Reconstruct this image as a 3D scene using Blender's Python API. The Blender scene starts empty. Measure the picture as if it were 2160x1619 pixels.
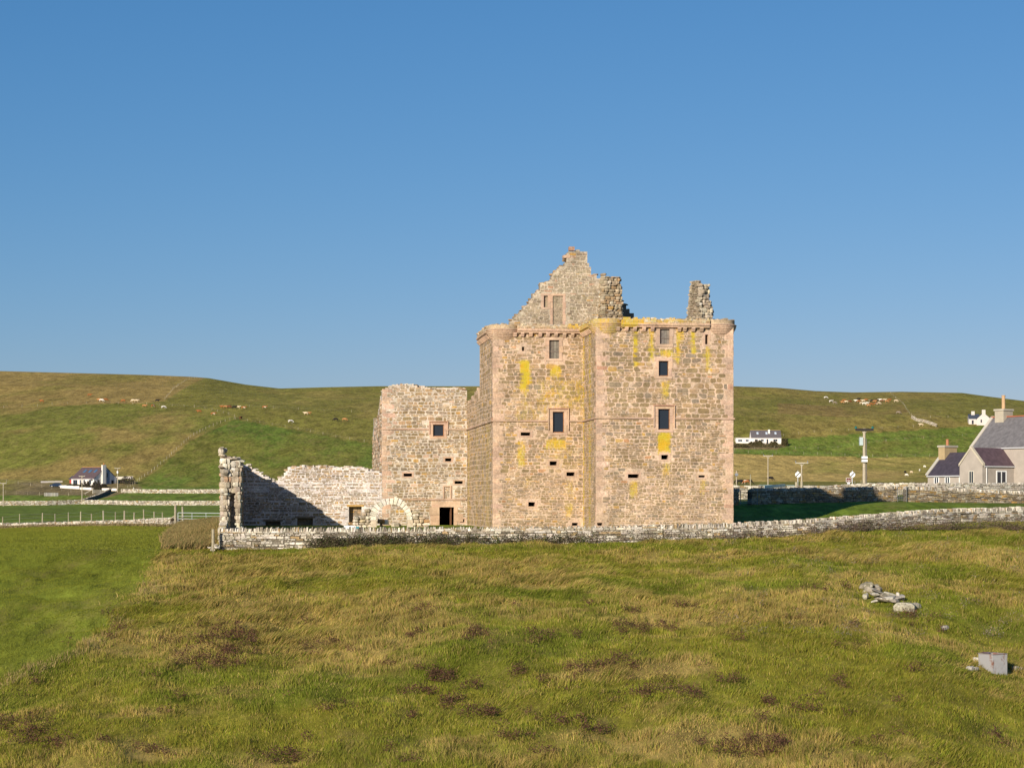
import bpy, math, random
import numpy as np
from mathutils import Vector
R = math.radians
sc = bpy.context.scene
COL = sc.collection

# ------------------------------------------------------------------ camera, sky, sun, exposure
F, CX, HY = 4200.0, 1080.0, 1053.0      # focal length, optical centre, horizon row of the 2160 px photograph
cam = bpy.data.objects.new('camera', bpy.data.cameras.new('camera'))
COL.objects.link(cam)
cam.data.sensor_width = 36.0; cam.data.lens = 36.0 * F / 2160
cam.data.shift_y = (HY - 809.5) / 2160
cam.data.clip_start = 1.0; cam.data.clip_end = 12000
cam.location = (0, 0, 0); cam.rotation_euler = (R(90), 0, 0)
sc.camera = cam
SUN_AZ, SUN_EL = 28.0, 19.0
w = bpy.data.worlds.new('World'); sc.world = w; w.use_nodes = True
nt = w.node_tree; nt.nodes.clear()
sky = nt.nodes.new('ShaderNodeTexSky'); sky.sky_type = 'NISHITA'; sky.sun_disc = False
sky.sun_elevation = R(SUN_EL); sky.sun_rotation = R(180 + SUN_AZ)
sky.air_density = 1.0; sky.dust_density = 0.3; sky.ozone_density = 2.0; sky.altitude = 30
sep = nt.nodes.new('ShaderNodeSeparateColor'); com = nt.nodes.new('ShaderNodeCombineColor'); nt.links.new(sky.outputs[0], sep.inputs[0])
for i, (a_, g_) in enumerate(((.50, 1.30), (.525, .84), (.735, .70))):      # deepen the blue of the clear sky, channel by channel
    m0 = nt.nodes.new('ShaderNodeMath'); m0.operation = 'MULTIPLY'; m0.inputs[1].default_value = .11; nt.links.new(sep.outputs[i], m0.inputs[0])
    m1 = nt.nodes.new('ShaderNodeMath'); m1.operation = 'POWER'; m1.inputs[1].default_value = g_; nt.links.new(m0.outputs[0], m1.inputs[0])
    m2 = nt.nodes.new('ShaderNodeMath'); m2.operation = 'MULTIPLY'; m2.inputs[1].default_value = a_ / .11 / 1.23; nt.links.new(m1.outputs[0], m2.inputs[0]); nt.links.new(m2.outputs[0], com.inputs[i])
bg = nt.nodes.new('ShaderNodeBackground'); bg.inputs['Strength'].default_value = 0.11
wo = nt.nodes.new('ShaderNodeOutputWorld')
nt.links.new(com.outputs[0], bg.inputs[0]); nt.links.new(bg.outputs[0], wo.inputs[0])
sl = bpy.data.lights.new('sun', 'SUN'); sl.energy = 5.0; sl.angle = R(0.53); sl.color = (1.0, 0.90, 0.74)
so = bpy.data.objects.new('sun', sl); COL.objects.link(so)
sdir = Vector((math.sin(R(SUN_AZ)) * math.cos(R(SUN_EL)), math.cos(R(SUN_AZ)) * math.cos(R(SUN_EL)), -math.sin(R(SUN_EL))))
so.rotation_euler = sdir.to_track_quat('-Z', 'Y').to_euler(); so.location = (-200, -400, 200)
sc.view_settings.view_transform = 'Standard'; sc.view_settings.look = 'None'
sc.view_settings.exposure = 0.3; sc.view_settings.gamma = 1.0
sc.cycles.max_bounces = 5; sc.cycles.use_denoising = True

# ------------------------------------------------------------------ helpers
rng = random.Random(7)
def uni(a, b): return rng.uniform(a, b)
def P(px, py, Y): return Vector(((px - CX) / F * Y, Y, (HY - py) / F * Y))
_lat = np.random.RandomState(3).rand(256, 256)
def vnoise(x, y):
    x = np.asarray(x, float); y = np.asarray(y, float)
    xi = np.floor(x).astype(int); yi = np.floor(y).astype(int)
    fx = x - xi; fy = y - yi; fx = fx * fx * (3 - 2 * fx); fy = fy * fy * (3 - 2 * fy)
    a = _lat[xi % 256, yi % 256]; b = _lat[(xi + 1) % 256, yi % 256]; c = _lat[xi % 256, (yi + 1) % 256]; d = _lat[(xi + 1) % 256, (yi + 1) % 256]
    return (a * (1 - fx) + b * fx) * (1 - fy) + (c * (1 - fx) + d * fx) * fy
def fbm(x, y, o=4):
    s = 0; a = 0.5; t = 0
    for k in range(o):
        s = s + a * vnoise(x * 2 ** k + 17.3 * k, y * 2 ** k + 5.7 * k); t += a; a *= .5
    return s / t
def tag(o, label=None, cat=None, group=None, kind=None):
    if label: o['label'] = label
    if cat: o['category'] = cat
    if group: o['group'] = group
    if kind: o['kind'] = kind
    return o
def empty(name, loc, label, cat, group=None, rz=0.0):
    o = bpy.data.objects.new(name, None); o.location = loc; o.rotation_euler = (0, 0, rz); o.empty_display_size = .5
    COL.objects.link(o); return tag(o, label, cat, group)

class MB:
    def __init__(s): s.v = []; s.f = []; s.c = []; s.l = []; s.col = (.3, .3, .3); s.li = 0.0
    def vert(s, p, c=None, l=None):
        s.v.append((p[0], p[1], p[2])); s.c.append(c if c is not None else s.col); s.l.append(s.li if l is None else l)
        return len(s.v) - 1
    def poly(s, pts, c=None):
        s.f.append(tuple(s.vert(p, c) for p in pts))
    def hexa(s, p, c=None):          # p: 8 corner points, bottom ring 0-3, top ring 4-7
        i = [s.vert(q, c) for q in p]
        for a in ((0, 3, 2, 1), (4, 5, 6, 7), (0, 1, 5, 4), (1, 2, 6, 5), (2, 3, 7, 6), (3, 0, 4, 7)):
            s.f.append(tuple(i[k] for k in a))
    def box(s, x0, x1, y0, y1, z0, z1, c=None):
        s.hexa([(x0, y0, z0), (x1, y0, z0), (x1, y1, z0), (x0, y1, z0), (x0, y0, z1), (x1, y0, z1), (x1, y1, z1), (x0, y1, z1)], c)
    def tube(s, a, b, r0, r1=None, n=8, c=None):
        a = Vector(a); b = Vector(b); r1 = r0 if r1 is None else r1
        d = (b - a).normalized(); t = Vector((1, 0, 0)) if abs(d.z) > .9 else Vector((0, 0, 1))
        e1 = d.cross(t).normalized(); e2 = d.cross(e1)
        A = [s.vert(a + (e1 * math.cos(2 * math.pi * k / n) + e2 * math.sin(2 * math.pi * k / n)) * r0, c) for k in range(n)]
        B = [s.vert(b + (e1 * math.cos(2 * math.pi * k / n) + e2 * math.sin(2 * math.pi * k / n)) * r1, c) for k in range(n)]
        for k in range(n): s.f.append((A[k], A[(k + 1) % n], B[(k + 1) % n], B[k]))
        s.f.append(tuple(A[::-1])); s.f.append(tuple(B))
    def lathe(s, cx, cy, prof, n=40, c=None, a0=0, a1=2 * math.pi):
        rings = []
        for (r, z) in prof: rings.append([s.vert((cx + r * math.cos(a0 + (a1 - a0) * k / n), cy + r * math.sin(a0 + (a1 - a0) * k / n), z), c) for k in range(n)])
        for a, b in zip(rings, rings[1:]):
            for k in range(n): s.f.append((a[k], a[(k + 1) % n], b[(k + 1) % n], b[k]))
        s.f.append(tuple(rings[0][::-1])); s.f.append(tuple(rings[-1]))
    def build(s, name, mat, parent=None, smooth=False):
        off = parent_world(parent) if parent else Vector((0, 0, 0))
        me = bpy.data.meshes.new(name)
        v = np.array(s.v, float).reshape(-1, 3)
        if parent and getattr(s, 'world', True): v = v - np.array(off)
        me.from_pydata(v.tolist(), [], s.f)
        a = me.color_attributes.new('col', 'FLOAT_COLOR', 'POINT')
        c = np.ones((len(s.v), 4), np.float32); c[:, :3] = np.array(s.c, np.float32).reshape(-1, 3); a.data.foreach_set('color', c.ravel())
        if any(s.l):
            b = me.attributes.new('lich', 'FLOAT', 'POINT'); b.data.foreach_set('value', np.array(s.l, np.float32))
        if smooth: me.polygons.foreach_set('use_smooth', [True] * len(me.polygons))
        me.materials.append(mat); me.update()
        o = bpy.data.objects.new(name, me); COL.objects.link(o)
        if parent: o.parent = parent
        return o
def parent_world(p):
    v = Vector((0, 0, 0))
    while p is not None: v = v + p.location; p = p.parent
    return v

# ------------------------------------------------------------------ materials
def new_mat(name, rough=.9, spec=.2):
    m = bpy.data.materials.new(name); m.use_nodes = True; n = m.node_tree
    b = n.nodes['Principled BSDF']; b.inputs['Roughness'].default_value = rough; b.inputs['Specular IOR Level'].default_value = spec
    return m, n, b
def nnode(n, t, **k):
    x = n.nodes.new(t)
    for a, b in k.items():
        if a in x.inputs: x.inputs[a].default_value = b
        else: setattr(x, a, b)
    return x
def noise(n, scale, detail=4, vec=None, rough=.55):
    t = n.nodes.new('ShaderNodeTexNoise'); t.inputs['Scale'].default_value = scale; t.inputs['Detail'].default_value = detail; t.inputs['Roughness'].default_value = rough
    if vec is not None: n.links.new(vec, t.inputs['Vector'])
    return t.outputs['Fac']
def mrange(n, src, a, b, c, d):
    m = n.nodes.new('ShaderNodeMapRange'); n.links.new(src, m.inputs[0])
    for i, v in enumerate((a, b, c, d)): m.inputs[i + 1].default_value = v
    return m.outputs[0]
def math_(n, op, a, b=None):
    m = n.nodes.new('ShaderNodeMath'); m.operation = op
    for i, x in enumerate((a, b)):
        if x is None: continue
        if isinstance(x, (int, float)): m.inputs[i].default_value = x
        else: n.links.new(x, m.inputs[i])
    return m.outputs[0]
def mix(n, fac, a, b, mode='MIX'):
    m = n.nodes.new('ShaderNodeMix'); m.data_type = 'RGBA'; m.blend_type = mode
    for s, x in ((0, fac), (6, a), (7, b)):
        if isinstance(x, (int, float)): m.inputs[s].default_value = x
        elif isinstance(x, tuple): m.inputs[s].default_value = x if len(x) == 4 else (*x, 1)
        else: n.links.new(x, m.inputs[s])
    return m.outputs[2]
def bump(n, b, h, strength=.5, dist=.02):
    m = n.nodes.new('ShaderNodeBump'); m.inputs['Strength'].default_value = strength; m.inputs['Distance'].default_value = dist
    n.links.new(h, m.inputs['Height']); n.links.new(m.outputs[0], b.inputs['Normal'])
def scaled(n, sx, sy, sz):
    g = n.nodes.new('ShaderNodeNewGeometry'); m = n.nodes.new('ShaderNodeVectorMath'); m.operation = 'MULTIPLY'
    n.links.new(g.outputs['Position'], m.inputs[0]); m.inputs[1].default_value = (sx, sy, sz); return m.outputs[0]

def masonry_mat(name, var=.35, lichen=True, white=.0):
    m, n, b = new_mat(name, .95, .1)
    g = scaled(n, 1, 1, 1)
    at = nnode(n, 'ShaderNodeAttribute', attribute_name='col')
    n1 = noise(n, 9, 5, g); n2 = noise(n, 1.1, 3, g)
    f = math_(n, 'MULTIPLY', mrange(n, n1, .25, .75, 1 - var, 1 + var), mrange(n, n2, .34, .66, .80, 1.18))
    cc = n.nodes.new('ShaderNodeCombineXYZ')
    for i in range(3): n.links.new(f, cc.inputs[i])
    c = mix(n, 1.0, at.outputs['Color'], cc.outputs[0], 'MULTIPLY')
    if white > 0:   # pale crusty lichen spots
        c = mix(n, mrange(n, noise(n, 3.3, 6, scaled(n, 1, 1, 1.2), .7), .62 - white, .72 - white, 0, .85), c, (.62, .57, .48))
    if lichen:
        c = mix(n, mrange(n, noise(n, 1.9, 7, scaled(n, 1, 1, 1.6), .75), .56, .68, 0, .42), c, (.56, .46, .36))
        c = mix(n, mrange(n, noise(n, 1.3, 6, scaled(n, 1, 1, .35), .7), .60, .72, 0, .2), c, (.16, .12, .075))
        lt = nnode(n, 'ShaderNodeAttribute', attribute_name='lich')
        nz = noise(n, 6.5, 6, scaled(n, 1, 1, .45), .85)
        nf = noise(n, 34, 3, g, .8)
        thr = math_(n, 'SUBTRACT', math_(n, 'ADD', math_(n, 'MULTIPLY', lt.outputs['Fac'], .60), math_(n, 'ADD', nz, math_(n, 'MULTIPLY', nf, .55))), 1.06)
        fac = math_(n, 'ADD', mrange(n, thr, .0, .2, 0, .8), mrange(n, lt.outputs['Fac'], .3, 1.0, 0, .10))
        yc = mix(n, mrange(n, noise(n, 1.7, 2, g), .4, .6, 0, 1), (.56, .35, .015), (.48, .38, .025))
        c = mix(n, fac, c, yc)
    n.links.new(c, b.inputs['Base Color'])
    bump(n, b, noise(n, 14, 6, g, .7), .5, .02)
    return m
M_CASTLE = masonry_mat('castle_masonry')
M_RUIN = masonry_mat('ruin_masonry', .4, False, .03)
M_DRY = masonry_mat('dry_stone', .45, False, .04)
M_SAND = masonry_mat('pink_sandstone', .18)

def attr_mat(name, rough=.85, var=.15, nscale=3.0, spec=.2, bmp=.0, tr=0):
    m, n, b = new_mat(name, rough, spec)
    at = nnode(n, 'ShaderNodeAttribute', attribute_name='col')
    f = mrange(n, noise(n, nscale, 4, scaled(n, 1, 1, 1)), .25, .75, 1 - var, 1 + var)
    cc = n.nodes.new('ShaderNodeCombineXYZ')
    for i in range(3): n.links.new(f, cc.inputs[i])
    c = mix(n, 1.0, at.outputs['Color'], cc.outputs[0], 'MULTIPLY')
    n.links.new(c, b.inputs['Base Color'])
    if bmp: bump(n, b, noise(n, nscale * 3, 5, scaled(n, 1, 1, 1)), bmp, .02)
    if tr:
        b.inputs['Roughness'].default_value = .75
        t = n.nodes.new('ShaderNodeBsdfTranslucent'); ms = n.nodes.new('ShaderNodeMixShader'); ms.inputs[0].default_value = tr
        n.links.new(c, t.inputs[0]); n.links.new(b.outputs[0], ms.inputs[1]); n.links.new(t.outputs[0], ms.inputs[2])
        n.links.new(ms.outputs[0], n.nodes['Material Output'].inputs[0])
    return m
M_PAINT = attr_mat('painted_render', .8, .06, 1.5)
M_HARL = attr_mat('grey_harling', .95, .12, 1.2, .1, .3)
M_SLATE = attr_mat('slate_roof', .7, .3, 2.2, .3, .5)
M_WOOD = attr_mat('weathered_wood', .9, .3, 6)
M_METAL = attr_mat('galvanised_metal', .45, .15, 4, .5)
M_LEAF = attr_mat('foliage', .8, .25, 3, .2, 0, .25)
M_GRASS = attr_mat('grass_blades', .8, .12, 2, .15, 0, .3)
M_COAT = attr_mat('animal_coat', .85, .15, 2)
m_, n_, b_ = new_mat('dark_glass', .25, .5); b_.inputs['Base Color'].default_value = (.018, .024, .035, 1); M_GLASS = m_
m_, n_, b_ = new_mat('car_paint', .25, .6); b_.inputs['Base Color'].default_value = (.01, .03, .07, 1); M_CAR = m_

# ------------------------------------------------------------------ terrain
WALL = [(458, 113, 1113), (1250, 113, 1109), (1547, 113.5, 1103), (1718, 115, 1094), (1827, 117, 1086), (1970, 120, 1074), (2160, 124, 1069), (2600, 131, 1062), (4200, 140, 1050)]
_wp = np.array(WALL, float)
def wall_Y(px): return np.interp(px, _wp[:, 0], _wp[:, 1])
def wall_top(px): return (HY - np.interp(px, _wp[:, 0], _wp[:, 2])) * wall_Y(px) / F
SKY = np.array([(-1500, 800), (-400, 786), (0, 783), (150, 787), (300, 791), (400, 795), (440, 798), (520, 812), (590, 820), (700, 817), (800, 815), (1550, 815), (1640, 818), (1720, 825), (1800, 828), (1900, 826.5), (2030, 829), (2080, 836), (2160, 846), (2600, 880), (3700, 900)], float)
NEAR = {-1500: [(113, -2.9), (183, -3.2), (300, -2.9)], 0: [(113, -2.86), (183, -3.0), (230, -3.2), (300, -2.9)],
        370: [(113, -2.86), (150, -2.5), (183, -2.35), (300, -2.2)], 452: [(113, -2.75), (118, -2.4), (150, -2.1), (183, -2.1), (300, -2.1)],
        470: [(113, -1.8), (145, -1.8), (300, -2.0)], 1000: [(113, -1.8), (145, -1.8), (300, -1)],
        1547: [(113, -1.85), (125, -1.75), (135, -1.15), (143, -.42), (155, -.2), (220, .6), (300, 1.0)],
        1850: [(115, -1.35), (134.5, -1.25), (137.7, -.8), (141.6, -.4), (147, -.18), (151, -.14), (160, 0), (220, .6), (300, 1.0)],
        2160: [(120, -.85), (140, -.5), (157, -.32), (185, .1), (200, .4), (225, .9), (300, 1.0)],
        3700: [(120, -.85), (140, -.5), (157, -.32), (185, .1), (200, .4), (225, .9), (300, 1.0)]}
YF = np.array([300, 450, 600, 650, 700, 850, 1000, 1150, 1300, 1420, 1700, 2600, 5000], float)
FL = np.array([-2.2, -2.3, -2.0, 1.2, 5.0, 28, 49]); FR = np.array([1.0, 1.8, 3.6, 4.9, 6.6, 17.5, 42])
def pchip(x, xp, yp):
    h = np.diff(xp); d = np.diff(yp, axis=-1) / h
    m = np.zeros_like(yp)
    w1 = 2 * h[1:] + h[:-1]; w2 = h[1:] + 2 * h[:-1]
    a = d[..., :-1]; b = d[..., 1:]
    ok = a * b > 0
    with np.errstate(divide='ignore', invalid='ignore'):
        m[..., 1:-1] = np.where(ok, (w1 + w2) / (w1 / a + w2 / b), 0)
    m[..., 0] = d[..., 0]; m[..., -1] = d[..., -1]
    i = np.clip(np.searchsorted(xp, x) - 1, 0, len(xp) - 2)
    t = (x - xp[i]) / h[i]
    idx = np.arange(yp.shape[0])
    y0 = yp[idx, i]; y1 = yp[idx, i + 1]; m0 = m[idx, i]; m1 = m[idx, i + 1]
    return y0 * (1 + 2 * t) * (1 - t) ** 2 + h[i] * m0 * t * (1 - t) ** 2 + y1 * t * t * (3 - 2 * t) + h[i] * m1 * t * t * (t - 1)
_nk = sorted(NEAR)
def near_z(px, Y):
    cols = np.stack([np.interp(Y, [q[0] for q in NEAR[k]], [q[1] for q in NEAR[k]]) for k in _nk])
    k = np.array(_nk, float); i = np.clip(np.searchsorted(k, px) - 1, 0, len(k) - 2); t = np.clip((px - k[i]) / (k[i + 1] - k[i]), 0, 1)
    j = np.arange(len(px)); return cols[i, j] * (1 - t) + cols[i + 1, j] * t
def terrain(px, Y):
    px = np.atleast_1d(np.asarray(px, float)); Y = np.atleast_1d(np.asarray(Y, float)); px, Y = np.broadcast_arrays(px, Y)
    px = px.ravel().copy(); Y = Y.ravel().copy(); X = (px - CX) / F * Y
    Yw = wall_Y(px); s = np.maximum(Yw + .3 - Y, 0)
    zb = wall_top(np.maximum(px, 458)) - np.interp(px, [458, 620, 900, 1500, 1718, 2160], [1.22, 1.2, 1.02, .92, .90, .90])
    fg = zb - .09 * s - .0008 * s * s
    fg = fg + np.minimum(s / 5, 1) * ((fbm(X * .09, Y * .05, 3) - .5) * 1.1 + (fbm(X * .5 + 9, Y * .35, 3) - .5) * .62)
    zn = near_z(px, Y)
    t = np.clip((px - 300) / 1500, 0, 1)[:, None]
    t = t * t * (3 - 2 * t)
    zr = ((HY - np.interp(px, SKY[:, 0], SKY[:, 1])) * 1300 / F)
    base = FL[None] * (1 - t) + FR[None] * t
    base = base.copy(); base[:, 0] = near_z(px, np.full_like(px, 300.))
    far = np.concatenate([base, (base[:, -1] * .48 + zr * .52)[:, None], zr[:, None], (zr * 1.03)[:, None], (zr * .97)[:, None], (zr * .1)[:, None], np.full((len(px), 1), -20.)], 1)
    zf = pchip(Y, YF, far)
    zf = zf + np.clip((Y - 600) / 300, 0, 1) * np.clip((1260 - Y) / 60, 0, 1) * (fbm(X * .006, Y * .006, 3) - .5) * 5
    z = np.where(s > 0, fg, np.where(Y < 300, zn, zf))
    return z
def tz(px, Y): return float(terrain(px, Y)[0])
def hit(px, py, y0=300, y1=1300):
    Y = np.linspace(y0, y1, 1600); z = terrain(np.full_like(Y, px), Y); p = HY - z / Y * F
    i = np.argmax(p <= py) if (p <= py).any() else len(Y) - 1
    return Vector(((px - CX) / F * Y[i], Y[i], z[i]))
def hit_fg(px, py):
    Y = np.linspace(60, float(wall_Y(px)) - .3, 1200); z = terrain(np.full_like(Y, px), Y); p = HY - z / Y * F
    i = np.argmax(p <= py) if (p <= py).any() else len(Y) - 1
    return Vector(((px - CX) / F * Y[i], Y[i], z[i]))

def inpoly(x, y, poly):
    r = np.zeros(x.shape, bool); n = len(poly)
    for i in range(n):
        x0, y0 = poly[i]; x1, y1 = poly[(i + 1) % n]
        if y0 == y1: continue
        c = ((y0 > y) != (y1 > y)) & (x < (x1 - x0) * (y - y0) / (y1 - y0) + x0)
        r ^= c
    return r
G_RICH = np.array((.120, .165, .024)); G_OLIVE = np.array((.215, .192, .038)); G_TAN = np.array((.40, .278, .085)); G_MOW = np.array((.16, .20, .030))
G_BROWN = np.array((.22, .165, .075)); G_LAWN = np.array((.14, .19, .022)); G_SMOOTH = np.array((.190, .203, .024))
EDGE = [(452, 1100), (400, 1110), (372, 1122), (330, 1160), (312, 1200), (302, 1235), (265, 1270), (235, 1300), (200, 1345), (150, 1372), (80, 1398), (0, 1432), (-100, 1470), (-800, 1700)]
def smooth_field(px, py):   # the mown field on the left, in front of the field wall
    e = np.array(EDGE); lim = np.interp(py, e[:, 1], e[:, 0])
    return px < lim + (vnoise(px * .016, py * .024) - .5) * 50 + (vnoise(px * .03, py * .05) - .5) * 26 + (vnoise(px * .13, py * .23) - .5) * 22 + (vnoise(px * .5, py * .9) - .5) * 16
def rough_col(X, Y):
    n1 = fbm(X * .16 + 3, Y * .30, 4); n2 = fbm(X * .45 + 30, Y * .9 + 4, 3); n3 = fbm(X * .11 + 70, Y * .2 + 8, 3)
    t = np.clip((n1 * .65 + n2 * .35 - .48) * 6, 0, .85)[:, None]
    g = np.clip((n3 - .5) * 6, 0, 1)[:, None]
    c = np.array((.270, .245, .032)) * (1 - t) + np.array((.47, .335, .105)) * t
    return c * (1 - .6 * g * (1 - t)) + np.array((.135, .18, .018)) * (.6 * g * (1 - t))
def field_color(px, py, Y, X):
    n = len(px); c = np.tile(G_OLIVE, (n, 1))
    n1 = fbm(X * .02, Y * .009, 4); n2 = fbm(X * .09 + 5, Y * .03, 4)
    def put(mask, col, alt=None, k=0.0, sh=.5):
        base = np.tile(col, (n, 1))
        if alt is not None:
            t = np.clip((n1 * .6 + n2 * .4 - sh) * 6 + .5, 0, 1)[:, None] * k; base = base * (1 - t) + alt * t
        c[mask] = base[mask]
    L = px < 1200
    put(L & (Y > 300), G_OLIVE, G_TAN, .35, .52)
    put(inpoly(px, py, [(-3000, 700), (430, 780), (432, 797), (395, 815), (345, 846), (300, 850), (0, 862), (-3000, 900)]) & (Y > 500), G_TAN * .82, G_OLIVE, .6, .55)
    put(inpoly(px, py, [(-3000, 880), (0, 862), (250, 850), (497, 882), (400, 930), (345, 980), (272, 1030), (-3000, 1060)]) & (Y > 500), (G_OLIVE * .72 + G_RICH * .3), G_TAN * .8, .85, .5)
    put(inpoly(px, py, [(497, 884), (790, 937), (1100, 990), (1100, 1036), (250, 1036), (272, 1030), (345, 980), (400, 930)]) & (Y > 500), G_RICH * 1.1, G_OLIVE * .9, .8, .47)
    put(L & (py > 1028) & (Y > 300), G_RICH * 1.2, G_OLIVE, .3)
    put(inpoly(px, py, [(-3000, 1000), (-100, 1000), (0, 1012), (120, 1012), (285, 1014), (300, 1030), (260, 1040), (190, 1058), (-3000, 1062)]) & (Y > 300), G_BROWN, G_OLIVE, .8, .47)
    put(inpoly(px, py, [(-3000, 1040), (180, 1044), (210, 1052), (150, 1064), (-3000, 1066)]) & (Y > 300), G_RICH * 1.3, G_OLIVE, .5, .47)
    put(L & (Y <= 600) & (Y > 113), G_RICH * 1.25, G_MOW, .6)
    put(L & (Y <= 300) & (Y > 113) & (px < 470) & (py > 1104 - (px - 370) * .04), G_SMOOTH)
    put(L & (Y <= 240) & (Y > 150) & (px < 400) & (py < 1122 - px * .016), G_TAN * .8, G_BROWN, .8)
    Rr = px >= 1200
    put(Rr & (Y > 300), G_OLIVE * .95, G_TAN * .8, .5, .52)
    put(inpoly(px, py, [(1650, 935), (1655, 925), (2091, 896), (2300, 880), (2400, 965), (2085, 963), (1827, 964), (1549, 956), (1400, 950), (1400, 943), (1640, 945)]) & (Y > 500), G_RICH * 1.2, G_OLIVE, .15)
    put(inpoly(px, py, [(1800, 948), (1830, 932), (2110, 925), (2400, 920), (2400, 964), (1827, 963)]) & (Y > 400), G_OLIVE * .85, G_RICH * 1.2, .7, .5)
    put(inpoly(px, py, [(1300, 955), (1549, 956), (1827, 964), (2085, 963), (2700, 960), (2700, 1013), (1300, 1016)]) & (Y > 280), G_TAN * 1.2, G_OLIVE * 1.3, .8, .5)
    put(inpoly(px, py, [(1640, 850), (1760, 856), (1900, 852), (1920, 870), (1780, 880), (1640, 872)]) & (Y > 500), G_TAN * .62, G_OLIVE, .7, .55)
    put(inpoly(px, py, [(1300, 934), (1640, 934), (1658, 940), (1640, 947), (1300, 945)]) & (Y > 500), G_BROWN, G_OLIVE * .8, .8, .5)
    put(Rr & (Y > 160) & (Y <= 330), G_RICH * .9, G_OLIVE, .4)
    put(Rr & (Y > 172) & (Y < 186) & (px < 1950), np.array((.11, .11, .115)))
    court = (px > 456) & (Y > wall_Y(px)) & (Y < 156 + np.clip(px - 1900, 0, 400) * .12)
    put(court, G_LAWN)
    fgm = (Y <= wall_Y(px))
    rc = rough_col(X, Y) * .7; c[fgm] = rc[fgm]
    sm = (px < 470) & (Y < 235) & (py > 1100) & smooth_field(px, py) & ((Y < 150) | (py > 1121 - px * .016 + 2))
    put(sm, G_SMOOTH, G_RICH * 1.1, .5, .5)
    bank = (px < 462) & (Y > 112) & (Y < 190) & ~smooth_field(px, py) & (px > 250)
    put(bank, G_TAN * .85, G_OLIVE, .5)
    return c

gx = np.concatenate([np.arange(-1500, -100, 70), np.arange(-100, 2262, 5.5), np.arange(2300, 3700, 70)])
gy = np.concatenate([np.arange(18, 58, 4), np.arange(58, 112.5, .5), np.arange(112.5, 131, .14), np.arange(131, 140, .7), np.arange(140, 160, .7), np.arange(160, 300, 3), np.arange(300, 600, 7), np.arange(600, 720, 3), np.arange(720, 1300, 4.5), np.arange(1300, 1430, 6), np.arange(1430, 1750, 30), [1900, 2200, 2600, 3500, 5000]])
PX, YY = np.meshgrid(gx, gy); pxs = PX.ravel(); ys = YY.ravel(); xs = (pxs - CX) / F * ys
zs = terrain(pxs, ys); pys = HY - zs / ys * F
cols = np.ones((len(xs), 4), np.float32); cols[:, :3] = field_color(pxs, pys, ys, xs)
def np_mesh(name, verts, quads=None, tris=None, cols=None, mat=None):
    me = bpy.data.meshes.new(name); nv = len(verts); me.vertices.add(nv); me.vertices.foreach_set('co', np.asarray(verts, np.float32).ravel())
    lo = []; tot = []
    if quads is not None: lo.append(quads.ravel()); tot.append(np.full(len(quads), 4))
    if tris is not None: lo.append(tris.ravel()); tot.append(np.full(len(tris), 3))
    lo = np.concatenate(lo).astype(np.int32); tot = np.concatenate(tot).astype(np.int32)
    me.loops.add(len(lo)); me.loops.foreach_set('vertex_index', lo)
    me.polygons.add(len(tot)); st = np.concatenate([[0], np.cumsum(tot)[:-1]]).astype(np.int32)
    me.polygons.foreach_set('loop_start', st); me.polygons.foreach_set('loop_total', tot)
    me.update(calc_edges=True)
    if cols is not None:
        a = me.color_attributes.new('col', 'FLOAT_COLOR', 'POINT')
        if cols.shape[1] == 3: cols = np.concatenate([cols, np.ones((len(cols), 1))], 1)
        a.data.foreach_set('color', cols.astype(np.float32).ravel())
    me.materials.append(mat); return me
nx, ny = len(gx), len(gy); ii = (np.arange(ny - 1)[:, None] * nx + np.arange(nx - 1)[None]).ravel()
quads = np.stack([ii, ii + 1, ii + 1 + nx, ii + nx], 1)
m, n, b = new_mat('turf', .95, .05)
at = nnode(n, 'ShaderNodeAttribute', attribute_name='col')
g = scaled(n, 1, .3, 1)
na = noise(n, .03, 6, g, .65); nb = noise(n, .22, 5, g, .7); nc = noise(n, 3, 5, g, .7)
f = math_(n, 'MULTIPLY', mrange(n, nb, .33, .67, .62, 1.38), mrange(n, noise(n, .9, 5, g, .8), .36, .64, .6, 1.4))
f = math_(n, 'MULTIPLY', f, mrange(n, na, .3, .7, .84, 1.16))
cc = n.nodes.new('ShaderNodeCombineXYZ')
for i in range(3): n.links.new(f, cc.inputs[i])
c = mix(n, 1.0, at.outputs['Color'], cc.outputs[0], 'MULTIPLY')
c = mix(n, mrange(n, noise(n, .35, 6, g, .8), .5, .64, 0, .42), c, (.34, .25, .09))
n.links.new(c, b.inputs['Base Color'])
bump(n, b, math_(n, 'ADD', math_(n, 'MULTIPLY', nb, 1.0), math_(n, 'MULTIPLY', nc, .25)), .6, .5)
me = np_mesh('ground', np.stack([xs, ys, zs], 1), quads, None, cols, m)
me.polygons.foreach_set('use_smooth', [True] * len(me.polygons))
go = bpy.data.objects.new('ground', me); COL.objects.link(go); tag(go, kind='structure')

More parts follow.
